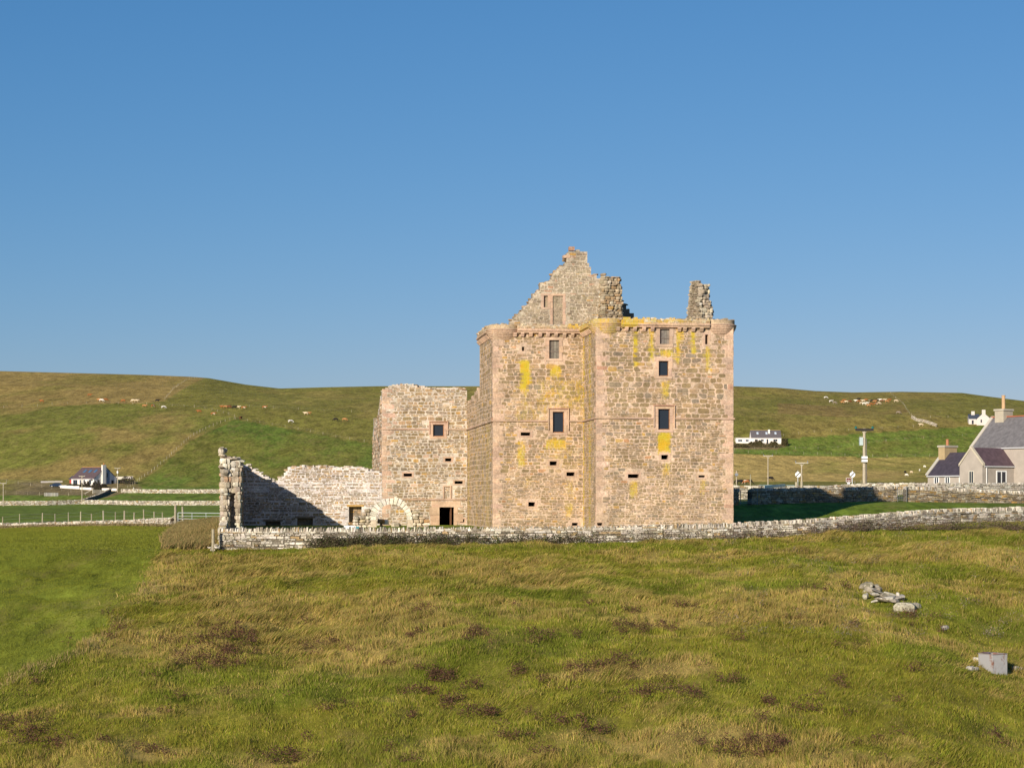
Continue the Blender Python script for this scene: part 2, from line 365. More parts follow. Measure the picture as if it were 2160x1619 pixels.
# ------------------------------------------------------------------ stone walls
class Frame:     # a vertical plane: origin, unit direction along the wall, outward normal to the left-hand front
    def __init__(s, O, ud, nrm=None):
        s.O = Vector((O[0], O[1], 0)); s.u = Vector((ud[0], ud[1], 0)).normalized()
        s.n = Vector(nrm).normalized() if nrm is not None else Vector((s.u.y, -s.u.x, 0))
    def p(s, u, z, h=0.0): return (s.O.x + s.u.x * u + s.n.x * h, s.O.y + s.u.y * u + s.n.y * h, z)
    def uof(s, px):
        k = (px - CX) / F; return (k * s.O.y - s.O.x) / (s.u.x - k * s.u.y)
    def uz(s, px, py):
        u = s.uof(px); Y = s.O.y + u * s.u.y; return u, (HY - py) * Y / F
    def rect(s, x0, x1, y0, y1):
        u0, z1 = s.uz(x0, y0); u1, z1b = s.uz(x1, y0); z0 = (s.uz(x0, y1)[1] + s.uz(x1, y1)[1]) / 2
        return (u0, u1, z0, (z1 + z1b) / 2)
    def prof(s, pts): return [s.uz(*q) for q in pts]

OLIVE = (.262, .190, .105); GREYB = (.245, .192, .135); TANB = (.35, .242, .140); OCHRE = (.42, .26, .09); ORANG = (.40, .22, .11); PINK = (.50, .348, .248)
PINKD = (.43, .255, .17); MORT = (.505, .372, .268); MORTW = (.52, .47, .42); PALE = (.46, .40, .31)
def jit(c, a=.12):
    k = 1 + uni(-a, a); return (c[0] * k * (1 + uni(-.04, .04)), c[1] * k, c[2] * k * (1 + uni(-.06, .06)))
def pick(pal):
    r = rng.random() * sum(w for w, _ in pal)
    for w_, c in pal:
        r -= w_
        if r <= 0: return jit(c)
    return jit(pal[-1][1])
PAL_C = [(6, OLIVE), (2, GREYB), (2.2, TANB), (.35, OCHRE), (.12, ORANG)]
PAL_NE = [(4, OLIVE), (3, GREYB), (2.5, TANB), (.6, OCHRE), (.3, PINK)]
PAL_R = [(3, TANB), (3, GREYB), (2, OLIVE), (.5, OCHRE), (1, (.30, .22, .15))]
PAL_D = [(4, (.50, .45, .37)), (3, (.33, .29, .22)), (2, (.22, .185, .14)), (1.2, (.36, .26, .14)), (3, (.60, .545, .455))]
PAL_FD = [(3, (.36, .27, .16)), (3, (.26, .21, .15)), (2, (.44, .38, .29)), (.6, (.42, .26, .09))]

def stone(mb, fr, pts, h, col, lich=None, rnd=.3):
    """one raised stone; pts are 4 corners (u,z) anticlockwise; corners get rounded"""
    ring = []
    for k in range(4):
        a = pts[k - 1]; b = pts[k]; c = pts[(k + 1) % 4]
        la = math.hypot(a[0] - b[0], a[1] - b[1]); lc = math.hypot(c[0] - b[0], c[1] - b[1])
        ra = min(.45, rnd * uni(.5, 1.1) * min(la, lc) / max(la, 1e-4)); rc = min(.45, rnd * uni(.5, 1.1) * min(la, lc) / max(lc, 1e-4))
        ring.append((b[0] + (a[0] - b[0]) * ra, b[1] + (a[1] - b[1]) * ra)); ring.append((b[0] + (c[0] - b[0]) * rc, b[1] + (c[1] - b[1]) * rc))
    cu = sum(q[0] for q in ring) / 8; cz = sum(q[1] for q in ring) / 8
    tu = uni(-.05, .05); tzz = uni(-.06, .06)
    A = []; B = []
    for (u, z) in ring:
        l = lich(u, z) if lich else 0.0
        A.append(mb.vert(fr.p(u, z, -.01), col, l))
        s_ = .93; uu = cu + (u - cu) * s_; zz = cz + (z - cz) * (.86 if h > .01 else .96)
        B.append(mb.vert(fr.p(uu, zz, h + (uu - cu) * tu + (zz - cz) * tzz), col, l))
    for k in range(8): mb.f.append((A[k], A[(k + 1) % 8], B[(k + 1) % 8], B[k]))
    mb.f.append(tuple(B))

def lay(mb, fr, u0, u1, z0, z1, inside, pal, lich=None, hs_=(.004, .018), courses=(.13, .34), gap=.035, thin=.28, aspect=(.9, 2.6), q0=False, q1=False, seed=0, rnd=.3, waves=.05, qcol=PINK):
    z = z0; ph = uni(0, 50); row = 0
    qz = z0; ql = {}; 
    def wave(u, zz): return (float(vnoise(u * .45 + ph, zz * .35)) - .5) * 2 * waves
    # quoins
    qw = {0: [], 1: []}
    for side, on in ((0, q0), (1, q1)):
        if not on: continue
        zq = z0; k = 0
        while zq < z1:
            hq = uni(.24, .40); wq = uni(.55, .85) if k % 2 else uni(.32, .5)
            wq *= uni(.8, 1.25)
            a, b = (u0, u0 + wq) if side == 0 else (u1 - wq, u1)
            zt = min(zq + hq, z1)
            if inside((a + b) / 2, (zq + zt) / 2) and inside((a + b) / 2, zt - .02):
                cqq = jit(qcol if rng.random() < .93 else PINKD, .12)
                stone(mb, fr, [(a + .002, zq + .006), (b - .006, zq + .006 + uni(0, .01)), (b - uni(0, .05), zt - .006), (a + .002, zt - .006)], .012, cqq, lich, .06)
            qw[side].append((zq, zt, wq)); zq = zt; k += 1
    def qlim(zc, side):
        for a, b, w_ in qw[side]:
            if a <= zc < b: return w_
        return 0
    def put(ua, ub, za, zb, sk=0.0):
        zc = (za + zb) / 2; h_ = zb - za; w_ = ub - ua
        if w_ < .06 or h_ < .03: return
        gl = u0 + qlim(zc, 0); gr = u1 - qlim(zc, 1)
        if ub < gl + .04 or ua > gr - .04: return
        ua = max(ua, gl + .015); ub = min(ub, gr - .015)
        if ub - ua < .06: return
        j = lambda k: uni(-k, k)
        jz = min(.022, h_ * .14); ju = min(.03, w_ * .12)
        pts = [(ua + j(ju), za + wave(ua, za) + j(jz)), (ub + j(ju), za + wave(ub, za) + j(jz)), (ub + sk + j(ju), zb + wave(ub, zb) + j(jz)), (ua + sk + j(ju), zb + wave(ua, zb) + j(jz))]
        cu = (ua + ub) / 2
        for (a, b) in pts + [(cu, zc), (cu, za + .02), (cu, zb - .02)]:
            if not inside(min(max(a, u0 + .01), u1 - .01), b): return
        stone(mb, fr, pts, uni(*hs_), pick(pal), lich, rnd)
    while z < z1:
        if callable(courses): lo, hi = courses(z)
        else: lo, hi = courses
        ch = uni(lo, hi)
        if z + ch > z1 + .3: break
        u = u0 + uni(-.3, 0)
        while u < u1:
            g = uni(.6, 1.3) * gap
            if rng.random() < thin:
                wd = uni(.35, 1.1); k = max(2, int(ch / uni(.07, .13))); zz = z
                for t_ in range(k):
                    hh = ch / k; uu = u
                    while uu < u + wd - .05:
                        w2 = min(uni(.18, .6), u + wd - uu)
                        if rng.random() < .93: put(uu + g / 2, uu + w2 - g / 2, zz + g * .35, zz + hh - g * .35)
                        uu += w2
                    zz += hh
                u += wd
            else:
                w_ = ch * uni(*aspect); w_ = min(max(w_, .14), .85)
                sk = uni(-.3, .3) * ch if rng.random() < .3 else 0
                put(u + g / 2 + abs(sk) / 2, u + w_ - g / 2 - abs(sk) / 2, z + g / 2, z + ch - g / 2, sk * .5)
                u += w_
        z += ch; row += 1

def slab(mb, fr, u0, u1, z0, z1, thick, prof=None, holes=(), step=.13, col=MORT, lich=None, rag=.0, depth_dir=-1):
    us = sorted(set([u0, u1] + list(np.arange(u0, u1, step)) + [x for h in holes for x in h[:2] if u0 < x < u1]))
    zl = sorted(set([z0, z1] + list(np.arange(z0, z1, step)) + [x for h in holes for x in h[2:4] if z0 < x < z1]))
    def clean(a, keepers):
        r = [a[0]]
        for x in a[1:]:
            if x - r[-1] < .03:
                if any(abs(x - k) < 1e-6 for k in keepers) and not any(abs(r[-1] - k) < 1e-6 for k in keepers): r[-1] = x
                continue
            r.append(x)
        return r
    us = clean(us, [u0, u1] + [x for h in holes for x in h[:2]]); zl = clean(zl, [z0, z1] + [x for h in holes for x in h[2:4]])
    nu, nz_ = len(us) - 1, len(zl) - 1
    K = np.ones((nu, nz_), bool)
    pu = [q[0] for q in prof] if prof else None; pz = [q[1] for q in prof] if prof else None
    for i in range(nu):
        uc = (us[i] + us[i + 1]) / 2
        top = (np.interp(uc, pu, pz) + uni(-rag, rag)) if prof else 1e9
        for j in range(nz_):
            zc = (zl[j] + zl[j + 1]) / 2
            if zc > top: K[i, j] = False
        for h in holes:
            if h[0] < uc < h[1]:
                for j in range(nz_):
                    zc = (zl[j] + zl[j + 1]) / 2
                    if h[2] < zc < h[3]: K[i, j] = False
    vf = {}; vb = {}
    def VF(i, j):
        if (i, j) not in vf: vf[(i, j)] = mb.vert(fr.p(us[i], zl[j], 0), jit(col, .08), lich(us[i], zl[j]) if lich else 0.0)
        return vf[(i, j)]
    def VB(i, j):
        if (i, j) not in vb: vb[(i, j)] = mb.vert(fr.p(us[i], zl[j], -thick), jit(GREYB, .2))
        return vb[(i, j)]
    for i in range(nu):
        for j in range(nz_):
            if not K[i, j]: continue
            mb.f.append((VF(i, j), VF(i + 1, j), VF(i + 1, j + 1), VF(i, j + 1)))
            mb.f.append((VB(i, j), VB(i, j + 1), VB(i + 1, j + 1), VB(i + 1, j)))
            for (di, dj, a, b) in ((-1, 0, (i, j), (i, j + 1)), (1, 0, (i + 1, j + 1), (i + 1, j)), (0, -1, (i + 1, j), (i, j)), (0, 1, (i, j + 1), (i + 1, j + 1))):
                x, y = i + di, j + dj
                if 0 <= x < nu and 0 <= y < nz_ and K[x, y]: continue
                mb.f.append((VF(*a), VF(*b), VB(*b), VB(*a)))
    def inside(u, z):
        if u < u0 or u > u1 or z < z0 or z > z1: return False
        if prof and z > np.interp(u, pu, pz) - .02: return False
        for h in holes:
            if h[0] - .02 < u < h[1] + .02 and h[2] - .02 < z < h[3] + .02: return False
        return True
    return inside

def rock(mb, c, sx, sy, sz, col, rz=None, tilt=.12, j=.16):
    rz = uni(0, 6.28) if rz is None else rz
    ca, sa = math.cos(rz), math.sin(rz); tx, ty = uni(-tilt, tilt), uni(-tilt, tilt)
    def q(x, y, z):
        z2 = z + x * tx + y * ty
        return (c[0] + ca * x - sa * y, c[1] + sa * x + ca * y, c[2] + z2)
    ringz = [(-.5, .72), (-.15, 1.0), (.25, .98), (.5, .70)]; n = 7; rs = []
    ang = [2 * math.pi * (k + uni(-.25, .25)) / n for k in range(n)]
    rad = [1 + uni(-j, j) for _ in ang]
    for (zz, s_) in ringz:
        ring = []
        for a, r_ in zip(ang, rad):
            e = max(abs(math.cos(a)), abs(math.sin(a))); rr = (.5 / e) * .85 + .15 * .56
            ring.append(mb.vert(q(math.cos(a) * rr * sx * s_ * r_ * uni(.95, 1.05), math.sin(a) * rr * sy * s_ * r_ * uni(.95, 1.05), zz * sz + uni(-.05, .05) * sz), col))
        rs.append(ring)
    for a, b in zip(rs, rs[1:]):
        for k in range(n): mb.f.append((a[k], a[(k + 1) % n], b[(k + 1) % n], b[k]))
    mb.f.append(tuple(rs[0][::-1])); mb.f.append(tuple(rs[-1]))
def crest(mb, fr, u0, u1, prof, thick, pal, size=(.15, .4), dens=5):
    """loose stones bedded along a broken wall top"""
    u = u0
    while u < u1:
        z = float(np.interp(u, [q[0] for q in prof], [q[1] for q in prof]))
        sx = uni(*size); sz = uni(.06, .16)
        for k in range(2):
            h = -uni(.0, thick * .5) if k == 0 else -uni(thick * .4, thick)
            x, y, zz = fr.p(u, z + uni(-.06, .05), h + (-.08 if k == 0 else 0))
            rock(mb, (x, y, zz), sx, uni(.2, .4), sz, pick(pal), math.atan2(fr.u.y, fr.u.x) + uni(-.2, .2))
        u += sx * uni(.6, 1.0)
#BUILD
# ------------------------------------------------------------------ the castle
UD = Vector((.9921, .1251, 0)).normalized(); DV = Vector((-UD.y, UD.x, 0))
C2 = Vector((5.086, 120, 0)); J = C2 + DV * 4.98; Mc = J - UD * 5.69; N_ = Mc + DV * 15.86; Pc = N_ - UD * 5.963; C1 = C2 + UD * 8.44
CASTLE = empty('castle', (C2.x, C2.y, -1.8), 'tall roofless stone castle ruin with stepped gable, corbelled parapet and yellow lichen', 'castle')
FW = Frame(C2, UD); FSN = Frame(J, -DV); FM = Frame(Mc, UD); FMN = Frame(N_, -DV); FNE = Frame(Pc, UD)
LN = 11.5; FNN = Frame(Pc + DV * LN, -DV); FSS = Frame(C1 + DV * .9, DV)
def lich_fn(fr, streaks, base=.12):
    rs = [(*fr.rect(*s_[:4]), s_[4]) for s_ in streaks]
    def f(u, z):
        l = base
        for (u0, u1, z0, z1, k) in rs:
            e = .22
            a = min((u - u0) / e + .5, (u1 - u) / e + .5, (z1 - z) / .3 + .7, (z - z0) / .7 + .5, 1)
            if a > 0: l = max(l, k * a)
        return l
    return f
W_SW = [(1391.5, 1413, 693.5, 725.5), (1389, 1411, 761, 793), (1388, 1413.5, 862, 906)]
SLIT = (1487, 1494, 705.5, 726)
LOOP_SW = [(1394.5, 1410, 959, 968.5), (1324, 1348, 999.5, 1007.5), (1473, 1488, 1002, 1006.5), (1259, 1271, 1102, 1108)]
W_M = [(1158, 1180, 717, 756), (1165.5, 1190, 868, 912)]
LOOP_M = [(1098, 1119, 911, 918.5), (1159, 1175, 972.5, 981), (1194.5, 1212.5, 995.5, 1003.5), (1114, 1129, 1058.5, 1067.5), (1206, 1219, 1102, 1108), (1101, 1106, 731, 740)]
W_NE = [(913, 936.5, 895, 920)]
LOOP_NE = [(938.5, 952.5, 966, 972.5), (851, 869.5, 998, 1004.5), (958.5, 976.5, 1014, 1020), (970, 980, 1094, 1101)]
DOOR = (926.5, 958, 1069, 1116)
def holes(fr, lst): return [fr.rect(*h) for h in lst]
ST_SW = [(1335, 1346, 688, 775, 1), (1368, 1380, 690, 765, .8), (1426, 1434, 692, 768, 1), (1434, 1444, 692, 722, .9), (1457, 1468, 690, 757, .92), (1487, 1500, 730, 790, .72),
         (1392, 1420, 737, 754, .85), (1393, 1414, 803, 845, .72), (1387, 1415, 912, 957, 1.05), (1395, 1415, 975, 1010, .66), (1403, 1412, 1010, 1045, .5), (1326, 1347, 1013, 1052, .7),
         (1474, 1490, 1010, 1048, .6), (1262, 1300, 690, 720, .55), (1400, 1416, 842, 862, .5)]
ST_M = [(1096, 1118, 760, 826, 1), (1100, 1112, 820, 838, .85), (1160, 1186, 770, 800, .8), (1224, 1233, 735, 900, .55), (1090, 1110, 930, 990, .7), (1150, 1195, 926, 952, .75),
        (1165, 1190, 950, 978, .5), (1190, 1212, 1010, 1055, .5), (1190, 1212, 1060, 1095, .6), (1095, 1125, 838, 900, .5), (1130, 1230, 800, 870, .52), (1085, 1160, 860, 900, .5), (1062, 1080, 880, 930, .4), (1140, 1225, 940, 1000, .42), (1100, 1124, 1000, 1040, .45)]
def crs_tower(z):
    if z < 1.1: return (.10, .20)
    if z < 3.2: return (.15, .27)
    if z < 4.8: return (.16, .26)
    if z < 8.6: return (.20, .36)
    return (.13, .24)
# front tower, face towards the camera
hSW = holes(FW, W_SW + [SLIT] + LOOP_SW)
mb = MB(); lf = lich_fn(FW, ST_SW)
ins = slab(mb, FW, 0, 8.44, -2.3, 10.62, .9, None, hSW, .13, MORT, lf)
def widen(h, e): return [(a - e, b + e, c_ - e, d + e) for a, b, c_, d in h]
def ins_with(base, hs, e=.17):
    w_ = widen(hs, e)
    return lambda u, z: base(u, z) and not any(a < u < b and c_ < z < d for a, b, c_, d in w_)
lay(mb, FW, 0, 8.44, -2.2, 10.35, ins_with(ins, hSW), PAL_C, lf, courses=crs_tower, q0=True, q1=True, gap=.04)
# front tower, narrow side face and the hidden sides
lfn = lich_fn(FSN, [], .30)
sn = slab(mb, FSN, 0, 4.08, -2.3, 10.62, .9, None, (), .2, MORT, lambda u, z: .3)
lay(mb, FSN, 0, 4.98, -2.2, 10.3, lambda u, z: 0 <= u <= 4.98, PAL_C, lambda u, z: (.85 if u < .5 else .3 + .45 * max(0, 1 - abs(u - 2.6) / .8)), hs_=(.003, .01), courses=crs_tower, q1=True, gap=.04)
pS = [(-.9, 10.6), (0, 10.5), (1.2, 9.3), (2.5, 8.7), (8.4, 8.2)]
slab(mb, FSS, 0, 7.5, -2.3, 10.62, .9, pS, (), .25, MORT); lay(mb, Frame(C1, DV), 0, 8.4, -2.2, 10.3, lambda u, z: 0 <= u <= 8.4 and z < np.interp(u - .9, [q[0] for q in pS], [q[1] for q in pS]), PAL_C, None, courses=(.2, .4), q0=True)
slab(mb, Frame(C1 + DV * 8.4 , -UD), 0, 8.4, -2.3, 8.2, .9, None, (), .6, MORT)
for z_ in (4.55, 7.6):   # vault and roof slabs added inside, unseen, to keep the rooms dark
    a = C2 + UD * .85 + DV * .85; q = [a, a + UD * 6.8, a + UD * 6.8 + DV * 6.7, a + DV * 6.7]
    mb.hexa([(v.x, v.y, z_) for v in q] + [(v.x, v.y, z_ + .25) for v in q], GREYB)
mb.build('tower_wall', M_CASTLE, CASTLE)
# main block: west gable face and long north face
hM = holes(FM, W_M + LOOP_M); lfm = lich_fn(FM, ST_M, .15)
mb = MB(); ins = slab(mb, FM, 0, 5.69, -2.3, 10.62, .9, None, hM, .13, MORT, lfm)
lay(mb, FM, 0, 5.69, -2.2, 10.3, ins_with(ins, hM), [(6, OLIVE), (1.5, GREYB), (2.4, TANB), (.8, OCHRE), (.15, ORANG)], lfm, courses=crs_tower, q0=True, gap=.04)
profN = [(0, 6.9), (2, 6.8), (4, 7.0), (6.3, 7.35), (8.0, 7.0), (8.2, 7.3), (8.3, 10.62), (15.86, 10.62)]
def lfN(u, z):
    return .12 + .5 * float(vnoise(u * .9 + 3, 2.5)) * (1.1 if z < 4.9 else .6)
insN = slab(mb, FMN, 0, 15.86 - .9, -2.3, 10.62, .9, profN, (), .2, MORT, lfN, rag=.15)
lay(mb, FMN, 0, 15.86, -2.2, 10.3, lambda u, z: z < np.interp(u, [p[0] for p in profN], [p[1] for p in profN]) - .1, [(6, OLIVE), (3, GREYB), (2, TANB), (.8, OCHRE)], lfN, courses=(.18, .38), q1=True, gap=.07, hs_=(.004, .014), thin=.15)
slab(mb, Frame(Mc + UD * 11 + DV * 3.5, DV), 0, 22, -2.3, 8.5, 1.2, [(0, 9.9), (6, 9.4), (6.2, 7.4), (13, 6.6), (13.2, 8), (22, 7)], (), .5, MORT)
a = Mc + UD * .85 + DV * .85; q = [a, a + UD * 9.2, a + UD * 9.2 + DV * 13.5, a + DV * 13.5]
for z_ in (4.55,): mb.hexa([(v.x, v.y, z_) for v in q] + [(v.x, v.y, z_ + .25) for v in q], GREYB)  # vault slab added out of sight to darken the block's inside
q = [a, a + UD * 9.2, a + UD * 9.2 + DV * 6.5, a + DV * 6.5]
mb.hexa([(v.x, v.y, 9.6) for v in q] + [(v.x, v.y, 9.85) for v in q], GREYB)  # unseen roof slab, added to keep daylight out of the block
slab(mb, Frame(Mc + UD * .9 + DV * 3.2, UD), 0, 9.5, -2.3, 4.5, .5, None, (), .6, GREYB)  # unseen baffle wall, added so the gun loops look dark
slab(mb, Frame(Mc + UD * .9 + DV * 14.8, UD), 0, 9.2, -2.3, 6.4, .8, None, (), .6, GREYB)  # added end wall, unseen, closing off the dark inside
fe = Frame(Mc + DV * 8.5, UD); slab(mb, fe, .9, 9.8, 4.8, 9.6, .8, None, (), .5, GREYB)
crest(mb, FMN, 0, 8.1, profN, .9, PAL_R)
mb.build('main_block_wall', M_CASTLE, CASTLE)
# rear tower
hNE = holes(FNE, W_NE + LOOP_NE + [DOOR]); niche = FNE.rect(937, 949, 1026, 1051)
prNE = FNE.prof([(806, 826), (812, 824), (820, 817), (832, 813), (845, 811), (862, 811), (880, 814), (897, 816), (903, 818.5), (930, 818.5), (960, 819), (978, 819), (985, 825)]); prNE[0] = (0, prNE[0][1]); prNE[-1] = (5.96, prNE[-1][1])
mb = MB(); insE = slab(mb, FNE, 0, 5.96, -2.3, 8.3, .9, prNE, hNE, .13, (.50, .43, .35), None, rag=.06)
niw = widen([niche], .02)[0]
lay(mb, FNE, 0, 5.96, -2.2, 8.2, ins_with(insE, hNE + [niche], .15), PAL_NE, None, courses=lambda z: (.16, .30) if z > 0 else (.12, .24), q0=True, gap=.05, thin=.3, waves=.07)
prNN = [(0, 5.0), (3, 5.6), (6, 6.0), (8, 6.6), (9.5, 7.3), (10.6, 7.1), (11.5, 7.4)]
slab(mb, FNN, 0, LN - .9, -2.3, 8, .9, prNN, (), .2, MORTW, None, rag=.15)
lay(mb, FNN, 0, LN, -2.2, 7.6, lambda u, z: z < np.interp(u, [p[0] for p in prNN], [p[1] for p in prNN]) - .1, [(3, PALE), (3, TANB), (2, PINK), (2, GREYB)], None, courses=(.2, .4), q1=True, hs_=(.03, .08))
slab(mb, Frame(Pc + UD * 8.0 + DV * .9, DV), 0, 9, -2.3, 7, .9, None, (), .5, MORTW)
slab(mb, Frame(Pc + UD * 8.0 + DV * 10.6, -UD), 0, 8.0, -2.3, 7.5, .9, [(0, 6.5), (5, 7), (8, 6)], (), .4, MORTW)
a = Pc + UD * .85 + DV * .85; q = [a, a + UD * 6.6, a + UD * 6.6 + DV * 8.8, a + DV * 8.8]
for z_ in (1.4, 6.2): mb.hexa([(v.x, v.y, z_) for v in q] + [(v.x, v.y, z_ + .25) for v in q], GREYB)
crest(mb, FNE, 0.05, 5.9, prNE, .9, [(3, PALE), (2, TANB), (1, (.6, .55, .45))]); crest(mb, FNN, 0.3, LN - .3, prNN, .9, [(3, PALE), (2, TANB)])
mb.build('rear_tower_wall', M_CASTLE, CASTLE)

def bar(mb, fr, u0, u1, z0, z1, h0, h1, c):
    mb.hexa([fr.p(u0, z0, h1), fr.p(u1, z0, h1), fr.p(u1, z0, h0), fr.p(u0, z0, h0), fr.p(u0, z1, h1), fr.p(u1, z1, h1), fr.p(u1, z1, h0), fr.p(u0, z1, h0)], c)
def surround(fr, h, wd=.16, proud=.035, hood=False, flush=False):
    u0, u1, z0, z1 = h; m_ = MB(); p = proud
    n = max(2, int((z1 - z0) / .38))
    for side in (0, 1):
        for k in range(n):
            a = z0 + (z1 - z0) * k / n; b = z0 + (z1 - z0) * (k + 1) / n; ww = wd * (1.0 if (k + side) % 2 else 1.35)
            if side == 0: bar(m_, fr, u0 - ww, u0 + .012, a + .004, b - .004, -.25, p + uni(-.004, .004), jit(PINK, .07))
            else: bar(m_, fr, u1 - .012, u1 + ww, a + .004, b - .004, -.25, p + uni(-.004, .004), jit(PINK, .07))
    bar(m_, fr, u0 - wd * 1.3, u1 + wd * 1.3, z1, z1 + wd, -.25, p + .008, jit(PINK, .05)); bar(m_, fr, u0 - wd * 1.2, u1 + wd * 1.2, z0 - wd * .9, z0, -.25, p + .008, jit(PINK, .05))
    if hood:
        bar(m_, fr, u0 - wd * 1.7, u1 + wd * 1.7, z1 + wd, z1 + wd + .07, -.1, .13, jit(PINKD)); 
        for s_ in (u0 - wd * 1.7, u1 + wd * 1.7 - .06): bar(m_, fr, s_, s_ + .06, z0 + .15, z1 + wd, -.1, .12, jit(PINK))
    return m_
def window(fr, h, kind, hood=False):
    o = surround(fr, h, .17, .035, hood).build('window', M_SAND, CASTLE); u0, u1, z0, z1 = h
    if kind == 'glass':
        m_ = MB(); m_.poly([fr.p(u0, z0, -.16), fr.p(u1, z0, -.16), fr.p(u1, z1, -.16), fr.p(u0, z1, -.16)]); p = m_
        me_ = p.build('pane', M_GLASS, o)
        f_ = MB(); w_ = .045; cw = (.30, .13, .05)
        for (a, b, c_, d) in ((u0, u0 + w_, z0, z1), (u1 - w_, u1, z0, z1), (u0 + w_, u1 - w_, z1 - w_, z1), (u0 + w_, u1 - w_, z0, z0 + w_)): bar(f_, fr, a, b, c_, d, -.2, -.1, cw)
        f_.build('frame', M_WOOD, o)
    elif kind == 'board':
        f_ = MB(); n = 4
        for k in range(n):
            a = u0 + (u1 - u0) * k / n; b = u0 + (u1 - u0) * (k + 1) / n
            bar(f_, fr, a + .004, b - .004, z0, z1, -.2, -.13 + uni(-.01, .01), jit((.20, .175, .15), .25))
        bar(f_, fr, u0, u1, z0 + (z1 - z0) * .35, z0 + (z1 - z0) * .42, -.13, -.1, (.16, .13, .11))
        f_.build('shutter_board', M_WOOD, o)
    return o
window(FW, hSW[0], 'board'); window(FW, hSW[1], 'glass'); window(FW, hSW[2], 'glass', True); window(FM, hM[0], 'board'); window(FM, hM[1], 'glass', True)
window(FNE, hNE[0], 'glass', True)
def gunloop(fr, h, wd=.10):
    m_ = surround(fr, h, wd, .012); m_.build('gun_loop', M_SAND, CASTLE)
for h in hSW[3:]: gunloop(FW, h)
for h in hM[2:7]: gunloop(FM, h)
for h in hNE[1:5]: gunloop(FNE, h)
# doorway with its big pink blocks, niche above it
u0, u1, z0, z1 = hNE[5]; m_ = MB()
for (a, b, c_, d) in ((-.62, 0, -2.3, -1.1), (-.70, 0, -1.1, -.35), (-.50, 0, -.35, .0)): bar(m_, FNE, u0 + a, u0 + .01, c_ + .006, min(d, z1) - .006, -.5, .03 + uni(0, .01), jit(PINK, .06))
for (a, c_, d) in ((.22, -2.3, -1.55), (.62, -1.55, -1.0), (.25, -1.0, -.45), (.62, -.45, z1)): bar(m_, FNE, u1 - .01, u1 + a, c_ + .006, d - .006, -.5, .03 + uni(0, .01), jit(PINK, .06))
bar(m_, FNE, u0 - .55, u1 + .12, z1, z1 + .42, -.5, .036, jit(PINK, .05)); bar(m_, FNE, u1 + .13, u1 + .45, z1, z1 + .44, -.4, .03, jit(PINK, .05))
d_ = m_.build('doorway', M_SAND, CASTLE)
m_ = MB(); bar(m_, FNE, u1 - .24, u1 - .18, z0, z1, -.85, -.12, (.16, .075, .04)); m_.build('door', M_WOOD, d_)
u0, u1, z0, z1 = niche; m_ = MB()
for (a, b, c_, d) in ((u0 - .1, u0, z0, z1 + .1), (u1, u1 + .1, z0, z1 + .1), (u0, u1, z1, z1 + .1)): bar(m_, FNE, a, b, c_, d, -.1, .09, jit(PINK, .06))
m_.build('niche_frame', M_SAND, CASTLE)
m_ = MB(); lay(m_, FNE, u0 + .02, u1 - .02, z0, z1, lambda u, z: u0 < u < u1 and z0 < z < z1, PAL_NE, None, courses=(.08, .13), thin=0, gap=.03); m_.build('niche_fill', M_CASTLE, CASTLE)
# string courses
def string(fr, u0, u1, z, skip=(), c=PINK, hh=.10, pr=.085):
    a = u0
    for (s0, s1) in list(skip) + [(u1, u1)]:
        m_ = MB()
        while a < s0 - .02:
            b = min(a + uni(.8, 1.3), s0); bar(m_, fr, a, b - .004, z, z + hh + uni(-.008, .008), -.05, pr + uni(-.012, .01), jit((c[0] * .85, c[1] * .85, c[2] * .85), .1)); a = b
        a = s1
        if m_.f: m_.build('string_course', M_SAND, CASTLE)
def sk(h): return (h[0] - .3, h[1] + .3)
string(FW, -.085, 8.525, 4.86, [sk(hSW[2])]); string(FM, -.085, 5.66, 4.86, [sk(hM[1])]); string(FSN, .0, 4.89, 4.86); string(FMN, 0, 15.77, 4.86)
string(FNE, 0, 5.9, 4.86 * 1.0, [sk(hNE[0])]); string(FNE, 0, 5.9, FNE.uz(880, 1053.5)[1] - .03)
